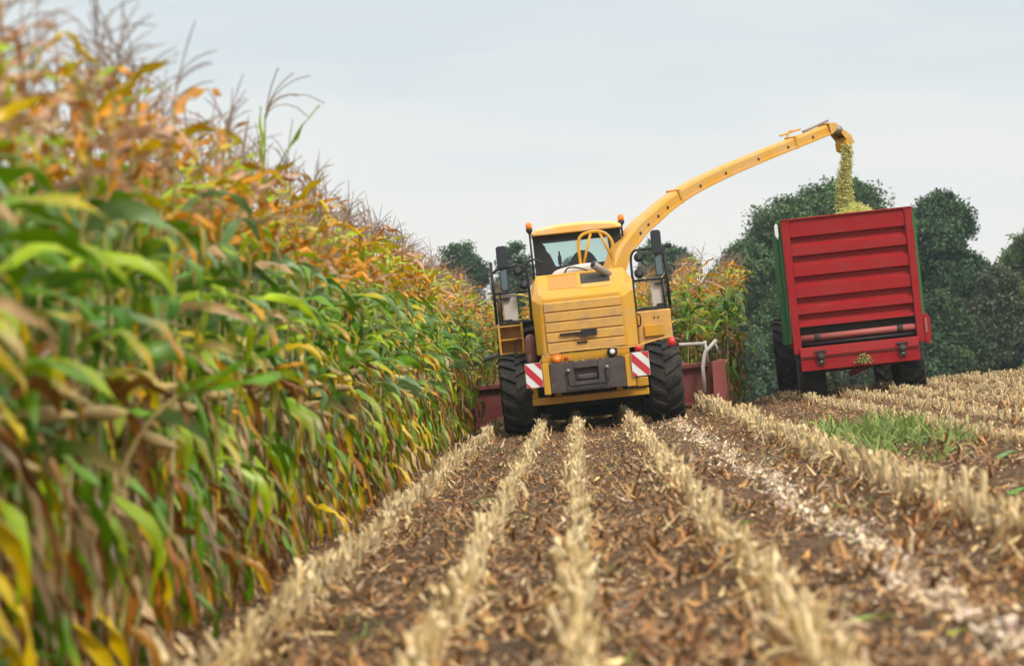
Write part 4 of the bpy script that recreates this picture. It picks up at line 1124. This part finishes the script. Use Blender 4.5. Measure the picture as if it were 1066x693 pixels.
# ------------------------------------------------------------------ trailer and tractor
YAW = R(-3.45)
T = tag(empty('forage_trailer', (4.86, 48.0, 0.51), (0, TILT, YAW)), 'red ribbed silage trailer with green sides being filled beside the harvester', 'trailer')
def trailer():
    L = 5.6
    m = MB(); m.box(-1.104, 1.119, .121, L, .93, .98); m.box(-.98, 1.0, L, L + .06, .93, 3.2)
    o = m.build('body', M['red'], T, .01)
    for x0, x1 in ((-1.15, -1.105), (1.118, 1.135)):
        m = MB(); m.box(x0, x1, .125, L - .003, .985, 3.03)
        for k in range(6):
            y_ = .5 + k * .9; xo = x0 - .05 if x0 < 0 else x1
            m.box(xo + .001, xo + .049, y_, y_ + .08, .985, 3.0)
        m.box(x0 - .02, x1 + .02, .125, L - .003, 3.033, 3.09)
        m.build('side_wall', M['green'], T, .008)
    for x0, x1 in ((-1.1, -.965), (.985, 1.115)):
        m = MB(); m.box(x0, x1, 0, .12, .80, 3.06); m.build('rear_post', M['red'], T, .012)
    m = MB()
    st = [3.062, 2.77, 2.45, 2.10, 1.74, 1.46, 1.25]
    prof = [(.03, st[0])]
    for k in range(1, 7):
        z = st[k]
        if k < 6:
            prof += [(.03, z + .012), (.04, z), (.125, z - .008), (.125, z - .09), (.105, z - .12), (.035, z - .165)]
        else:
            prof += [(.03, z)]
    prof += [(.16, st[6]), (.16, st[0])]
    m.prism_x(prof, -.962, .982)
    g = m.build('tailgate', M['red'], T)
    m = MB(); m.box(-1.1, 1.115, -.01, .13, 3.064, 3.09); m.build('top_rail', M['red'], g, .006)
    m = MB(); m.tube([(-.96, .08, 1.055), (.98, .08, 1.065)], .055, 12); o2 = m.build('unloading_roller', M['pink_red'], T)
    for x_ in (-.68, .72):
        m = MB(); m.lathe([(.062, -.05), (.062, .05)], (x_, .08, 1.06), 'x', 12); m.build('roller_clamp', M['under'], o2)
    m = MB(); m.tube([(-.96, .06, .945), (.98, .06, .955)], .024, 8); m.build('shaft', M['black'], T)
    m = MB(); m.box(-.96, .98, .2, .24, .86, 1.25); m.build('dark_gap_sheet', M['under'], T)  # dark sheet painting the shade in the opening below the tailgate
    m = MB(); m.prism_x([(-.06, .74), (-.03, .90), (.14, .90), (.14, .5), (-.02, .5), (-.02, .71)], -1.0, 1.0); b_ = m.build('rear_bumper', M['red'], T, .01)
    m = MB(); m.box(-.99, .99, -.045, -.025, .715, .735); m.build('bumper_lip', M['dark_red'], b_)
    for x_ in (-.66, .72):
        m = MB(); m.box(x_ - .1, x_ + .1, -.09, -.02, .8, .83); m.lathe([(0, -.11), (.06, -.1), (.07, -.02)], (x_, 0, .73), 'y', 12); m.box(x_ - .06, x_ + .06, -.07, -.023, .6, .69)
        m.m = 1; m.lathe([(0, -.085), (.025, -.08), (.025, -.06)], (x_, 0, .645), 'y', 8)
        m.build('bumper_latch', [M['under'], M['steel']], b_)  # dark hinge and latch fittings on the bumper, not lamps
    m = MB(); m.box(-.96, -.73, -.035, -.023, .76, .84); m.build('chain_guard', M['dark_red'], b_)
    r_ = np.random.default_rng(5); p = PM()
    for k in range(160):
        u = r_.normal(0, .06) * 1.1
        p.add(*leaf(r_, np.array([.05 + u, -.035 - r_.uniform(0, .02), .56 + abs(r_.normal(0, .05)) * 1.3]), r_.uniform(0, 6.3), .05, .012, r_.uniform(-1, 1), .5, 1, 0, np.array([.45, .42, .12]) * r_.uniform(.5, 1.1), np.array([.4, .36, .15]), 2))
    link('straw_clump', p.mesh('straw_clump', M['forage']), b_)
    m = MB(); m.prism_y([(1.12, .78), (1.18, .74), (1.23, .9), (1.225, 1.2), (1.18, 1.27), (1.12, 1.25)], .0, .08); s_ = m.build('lamp_bracket', M['red'], T, .01)
    m = MB(); m.box(1.135, 1.175, -.012, -.001, .95, 1.2); m.build('reflector', M['pink_red'], s_)
    m = MB(); m.prism_y([(-1.175, 2.76), (-1.155, 2.82), (-1.155, 3.0), (-1.175, 3.04), (-1.215, 3.0), (-1.215, 2.84)], .03, .1); m.build('side_lamp', M['white'], T, .01)
    m = MB(); m.box(-.35, .37, .2, L - .2, .62, .9); m.box(-.9, .92, .75, .95, .45, .6); m.box(-.9, .92, 2.2, 2.4, .45, .6); m.tube([(-.1, L, .7), (0, L + .7, .55)], .07); m.tube([(.3, .25, .55), (-.2, .3, .38)], .05)
    m.build('chassis', M['dark_red'], T, .01)
    for y_ in (.85, 2.3):
        for x_ in (-.82, .87):
            wheel('wheel', T, (x_, y_, .5), .52, .46, M['red'], 16, .03)
trailer()
def mound():
    rg_ = np.random.default_rng(12)
    p = PM()
    nx, ny = 30, 46
    X, Y = np.meshgrid(np.linspace(-1.01, 1.03, nx), np.linspace(.17, 5.55, ny))
    def hz(X, Y): return 2.72 + .55 * np.exp(-(((X - .22) / .55) ** 2 + ((Y - 1.35) / .8) ** 2)) - .0 * X + .12 * np.exp(-((Y - 3) / 1.2) ** 2)
    Z = hz(X, Y) + rg_.normal(0, .02, X.shape)
    p.add(np.stack([X, Y, Z], -1).reshape(-1, 3), grid_faces(ny, nx), np.tile(np.array([[.32, .33, .06]]), (nx * ny, 1)) * rg_.uniform(.7, 1.2, (nx * ny, 1)))
    n = 5000
    X = rg_.uniform(-1, 1.02, n); Y = np.where(rg_.random(n) < .6, np.clip(rg_.normal(1.2, .7, n), .2, 5), rg_.uniform(.2, 5.5, n)); Z = hz(X, Y) + .015
    for i in range(n):
        c = np.array([[.60, .54, .12], [.70, .60, .22], [.40, .42, .08], [.74, .64, .30]][rg_.integers(0, 4)]) * rg_.uniform(.7, 1.1)
        p.add(*leaf(rg_, np.array([X[i], Y[i], Z[i]]), rg_.uniform(0, 6.3), rg_.uniform(.03, .09), rg_.uniform(.01, .025), rg_.uniform(-.4, .9), .6, 1, 0, c, c, 1))
    o = link('chopped_forage', p.mesh('chopped_forage', M['forage']))
    o.location = T.location; o.rotation_euler = T.rotation_euler
    tag(o, 'heap of yellow green chopped maize lying inside the red trailer', 'forage', kind='stuff')
    p = PM(); n = 15000
    t = rg_.random(n) ** .8
    x0, z0, z1 = 4.70, 4.86, 3.72
    Zs = z0 + (z1 - z0) * t
    sg = .03 + .022 * t
    Xs = x0 + .02 * np.sin(t * 9) + rg_.normal(0, 1, n) * sg - (rg_.random(n) < .25) * t * rg_.uniform(0, .16, n); Ys = 49.55 + rg_.normal(0, 1, n) * sg
    for i in range(n):
        c = np.array([[.66, .60, .18], [.76, .68, .32], [.48, .50, .13], [.70, .64, .24]][rg_.integers(0, 4)]) * rg_.uniform(.65, 1.1)
        p.add(*leaf(rg_, np.array([Xs[i], Ys[i], Zs[i]]), rg_.uniform(0, 6.3), rg_.uniform(.018, .05), rg_.uniform(.008, .02), rg_.uniform(-1.5, 1), .5, 1, 0, c, c, 1))
    tag(link('forage_stream', p.mesh('forage_stream', M['forage'])), 'stream of chopped maize pouring from the spout into the trailer', 'forage', kind='stuff')
mound()

mt = Matrix.Rotation(YAW, 4, 'Z') @ Matrix.Rotation(TILT, 4, 'Y')
TR = tag(empty('tractor', Vector((4.86, 48.0, .51)) + (mt @ Vector((0, 6.2, 0))) - Vector((0, 0, .10)), (R(-2), TILT, YAW)), 'green tractor mostly hidden in front of the red trailer it pulls', 'tractor')
def tractor():
    m = MB(); m.box(-.28, .3, .1, 4.3, .7, 1.05); o = m.build('chassis', M['under'], TR, .01)
    m = MB(); m.loft([[(-.36, 2.3, 1.05), (.38, 2.3, 1.05), (.38, 2.3, 1.7), (.28, 2.3, 1.85), (-.26, 2.3, 1.85), (-.36, 2.3, 1.7)], [(-.3, 4.5, 1.0), (.32, 4.5, 1.0), (.32, 4.5, 1.45), (.24, 4.5, 1.55), (-.22, 4.5, 1.55), (-.3, 4.5, 1.45)]])
    m.build('hood', M['green'], TR, .03)
    m = MB(); m.box(-.7, .72, .7, 2.28, 1.2, 1.5)
    for x_ in (-.7, .66):
        for y_ in (.72, 2.2): m.box(x_, x_ + .06, y_, y_ + .06, 1.503, 2.6)
    c_ = m.build('cab', M['green'], TR, .015)
    m = MB(); m.box(-.74, .76, .6, 2.35, 2.603, 2.76); m.build('cab_roof', M['green'], c_, .04)
    m = MB(); m.box(-.635, .655, .74, .75, 1.51, 2.595); m.build('rear_window', M['glass'], c_)
    m = MB(); m.box(-.635, .655, 2.22, 2.23, 1.51, 2.595); m.build('windscreen', M['glass'], c_)
    m = MB(); m.box(-.25, .27, 1.0, 1.12, 1.503, 2.15); m.box(-.25, .27, 1.122, 1.5, 1.503, 1.65); m.build('seat', M['seat'], c_, .05)
    for x_, s_ in ((-1.0, -1), (1.02, 1)):
        m = MB(); m.tube([(x_ * .7, 2.2, 2.4), (x_, 2.1, 2.42)], .015); a_ = m.build('mirror_arm', M['black'], c_)
        rounded(x_ - .08, x_ + .08, 2.05, 2.1, 2.1, 2.46, .04).build('mirror', M['mirror'], a_, .01)
        m = MB(); P = [(.85 + .92 * math.cos(a), .85 + .92 * math.sin(a)) for a in np.linspace(.5, 2.7, 12)]
        P2 = [(.85 + .89 * math.cos(a), .85 + .89 * math.sin(a)) for a in np.linspace(2.7, .5, 12)]
        m.prism_x(P + P2, x_ * .66, x_ * 1.08); m.build('mudguard', M['green'], TR)
        wheel('rear_wheel', TR, (x_ * 1.1, .85, .83), .84, .5, M['white'], 20, .05)
        wheel('front_wheel', TR, (x_ * .82, 3.6, .6), .6, .38, M['white'], 18, .04)
    m = MB(); m.tube([(.34, 2.7, 1.8), (.34, 2.7, 2.5)], .04); m.build('exhaust_pipe', M['black'], TR)
tractor()
